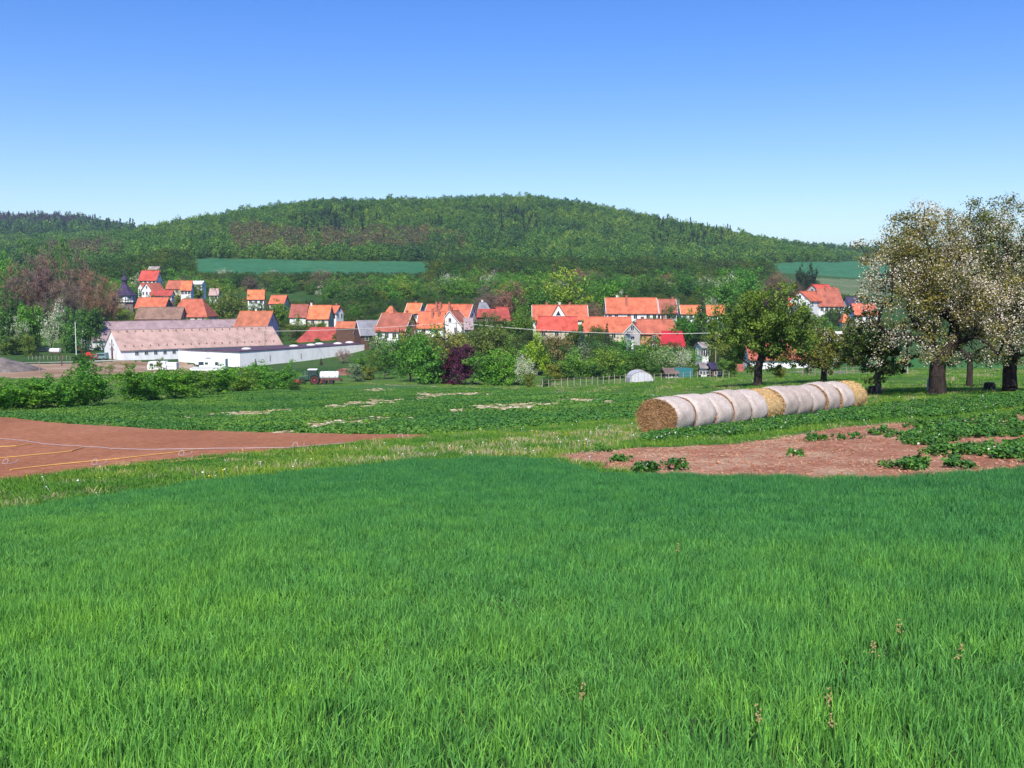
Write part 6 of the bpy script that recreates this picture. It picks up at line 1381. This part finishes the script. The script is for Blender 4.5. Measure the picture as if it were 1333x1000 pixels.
# bushes in the gardens, hiding the feet of the house walls
rng = np.random.RandomState(31); SKIP = ('white right gable', 'bright white front gable', 'long farmhouse', 'white gabled', 'white front half', 'half hidden')
houses_ = [o_ for o_ in list(bpy.data.objects) if o_.parent is None and o_.get('category') in ('house', 'barn', 'farmhouse', 'cottage', 'shed', 'outbuilding', 'hall') and o_.location.y > 235]
for o_ in houses_:
    lb_ = o_['label']
    if 'long white barn' in lb_ or 'hamlet' in lb_: continue
    roof_ = [c_ for c_ in o_.children if c_.name.startswith('wall')][0]; bb = [Vector(q) for q in roof_.bound_box]; hl = max(q.x for q in bb); hwid = max(q.y for q in bb); hz_ = o_.location.z
    ca, sa = math.cos(o_.rotation_euler.z), math.sin(o_.rotation_euler.z); k_ = max(2, int(hl / 1.9)); few = any(t in lb_ for t in SKIP)
    for q in range(k_):
        if few and rng.rand() < .6: continue
        lx = -hl * 1.15 + 2.3 * hl * (q + rng.uniform(.2, .8)) / k_; ly = -(hwid + rng.uniform(1.8, 4.0)); x_, y_ = o_.location.x + ca*lx - sa*ly, o_.location.y + sa*lx + ca*ly
        if y_ > o_.location.y: continue
        if 380 < 666.5 + F * x_ / y_ < 494 and y_ < 305: continue
        zg = Tz(x_, y_) - .3; top_ = hz_ + rng.uniform(.6, 2.6) * (.55 if few else 1); u = rng.randint(4); c = [GREEN, DG, OL, (.06, .13, .025)][u]
        ht_ = max(1.5, top_ - zg)
        plant('shrub' if ht_ < 5 or rng.rand() < .5 else 'broad', (x_, y_, zg), min(6.5, max(2.4, ht_ * rng.uniform(.8, 1.2))), ht_, c, ['mid green', 'dark green', 'olive', 'fresh green'][u] + ' garden bush in front of a village house wall', group='garden bushes in front of the village houses', cat='bush', name='garden_bush', parts=False, rng=rng)
# wood on the slope between the village and the emerald field: single trees nobody could tell apart
HX = []                                    # keep clear of the houses
for o_ in list(bpy.data.objects):
    if o_.parent is None and o_.get('category') in ('house', 'barn', 'farmhouse', 'cottage', 'church', 'shed', 'hall', 'outbuilding', 'summerhouse', 'hut', 'warehouse'): HX.append((o_.location.x, o_.location.y))
HX = np.array(HX)
rng = np.random.RandomState(77)
gx, gy = grid_pts(lambda a, b: (np.abs(a) < b * .56) , -400, 400, 300, 640, 9.4, rng)
px_, py_ = project(gx, gy, T(gx, gy))
topfield = inpoly(gx, gy, Z_EMER) | inpoly(gx, gy, Z_RFLD) | inpoly(gx, gy, Z_PALE) | inpoly(gx, gy, Z_LEFTMEADOW)
lo = np.interp(px_, [0, 140, 250, 300, 400, 470, 500, 620, 680, 780, 900, 960, 1020, 1100, 1400], [405, 405, 392, 380, 384, 398, 394, 392, 396, 384, 394, 405, 372, 372, 420])
lim = np.interp(px_, [200, 245, 560, 600, 640, 650, 995, 1000, 1040, 1140], [0, 356, 357, 0, 0, 0, 0, 357, 382, 384])
k = (py_ < lo) & ~topfield & (px_ > -60) & (px_ < 1400) & (py_ - 3.2 * F / gy > lim)
dmin_ = np.array([np.min(np.hypot(HX[:, 0] - a, HX[:, 1] - b)) for a, b in zip(gx, gy)]); k &= dmin_ > 9
gx, gy, px_, py_ = gx[k], gy[k], px_[k], py_[k]; smax = np.clip((py_ - lim[k] + 2) * gy / F / 8.8, .3, 9)
order_ = np.argsort(gy); near_ = order_[:300]; rest = order_[300:]
print('SLOPE', len(gx))
CH = [('broad', GREEN, 'mid green broadleaf tree in the wood on the slope behind the village'), ('broad', (.032, .08, .02), 'dark green broadleaf tree in the wood on the slope behind the village'), ('broad', (.085, .14, .022), 'yellow green broadleaf tree in the wood on the slope behind the village'), ('sparse', (.07, .105, .028), 'loose olive tree in the wood on the slope behind the village'), ('bare', (.17, .12, .09), 'brown leafless tree in the wood on the slope behind the village'), ('blossom', SIL, 'pale blossoming tree in the wood on the slope behind the village')]
for i in near_:
    u = rng.rand(); j = 0 if u < .36 else 1 if u < .62 else 2 if u < .78 else 3 if u < .91 else 4 if u < .965 else 5
    kd, c, lb = CH[j]; s = min(rng.uniform(.8, 1.25), smax[i])
    plant(kd, (gx[i], gy[i], Tz(gx[i], gy[i]) - 1.2), 10.5 * s, 8.8 * s * rng.uniform(.85, 1.2), c, lb, group=lb.replace('tree', 'trees'), parts=False, rng=rng)
sp_ = []
for kd, c in (('broad', GREEN), ('broad', (.032, .08, .02)), ('broad', (.085, .14, .022)), ('sparse', (.07, .105, .028))):
    mt = leaf_mat('slope_leaf', c, trans=.25)
    me = JOINED[(kd, [q for (k2, q) in JOINED if k2 == kd][len(sp_) % 2])].copy(); me.materials[0] = mt; sp_.append(source('slope_tree', me))
n = len(rest); u = rng.rand(n); pk = np.where(u < .4, 0, np.where(u < .68, 1, np.where(u < .86, 2, 3))); s_ = np.minimum(rng.uniform(.9, 1.5, n), smax[rest])
gx, gy = gx[rest], gy[rest]
scatter('slope_wood', np.stack([gx, gy, T(gx, gy) - .3], 1), np.stack([np.zeros(n), np.zeros(n), rng.uniform(0, 6.28, n)], 1), np.stack([s_*1.35, s_*1.35, s_*1.1], 1), pk, sp_, 'upper part of the wood on the slope below the emerald field', 'wood')
# low undergrowth filling the gaps between village gardens
gx, gy = grid_pts(lambda a, b: (np.abs(a) < b * .6), -300, 300, 190, 420, 3.6, rng); px_, py_ = project(gx, gy, T(gx, gy)); dmin_ = np.array([np.min(np.hypot(HX[:, 0] - a, HX[:, 1] - b)) for a, b in zip(gx, gy)])
k = (px_ > 430) & (px_ < 1120) & (dmin_ > 7) & (gy > np.interp(px_, [430, 1120], [235, 196])) | ((px_ > 150) & (px_ <= 430) & (dmin_ > 7) & (gy > 318)) | ((px_ <= 150) & (gy > 318))
k &= (rng.rand(len(k)) < .75) & ~((px_ > 370) & (px_ < 492) & (gy < 305)); gx, gy = gx[k], gy[k]; n = len(gx); s_ = rng.uniform(.28, .6, n) * np.interp(gy, [190, 260], [.75, 1])
scatter('undergrowth', np.stack([gx, gy, T(gx, gy) - .3], 1), np.stack([np.zeros(n), np.zeros(n), rng.uniform(0, 6.28, n)], 1), np.stack([s_*1.2, s_*1.2, s_], 1), rng.randint(0, 4, n), sp_, 'low bushes and undergrowth between village gardens', 'undergrowth')
print('UNDER', n)

# ------------------------------------------------------------------ the air over the valley
hb = MB(); hb.box(-9500, 9500, -9500, 9500, float(min(V[:, 2].min(), -60)) - 1, 420.0)
hz = hb.mesh('haze', []); mh = newmat('haze_air'); nn = N(mh); pv = nn.n('ShaderNodeVolumePrincipled'); pv.inputs['Color'].default_value = (.62, .78, 1, 1)
pv.inputs['Density'].default_value = .00009; oo = nn.n('ShaderNodeOutputMaterial'); nn.l(pv.outputs[0], oo.inputs['Volume']); hz.materials.append(mh)
tag(link('haze', hz), 'thin bluish air over the whole valley', 'haze', kind='stuff')
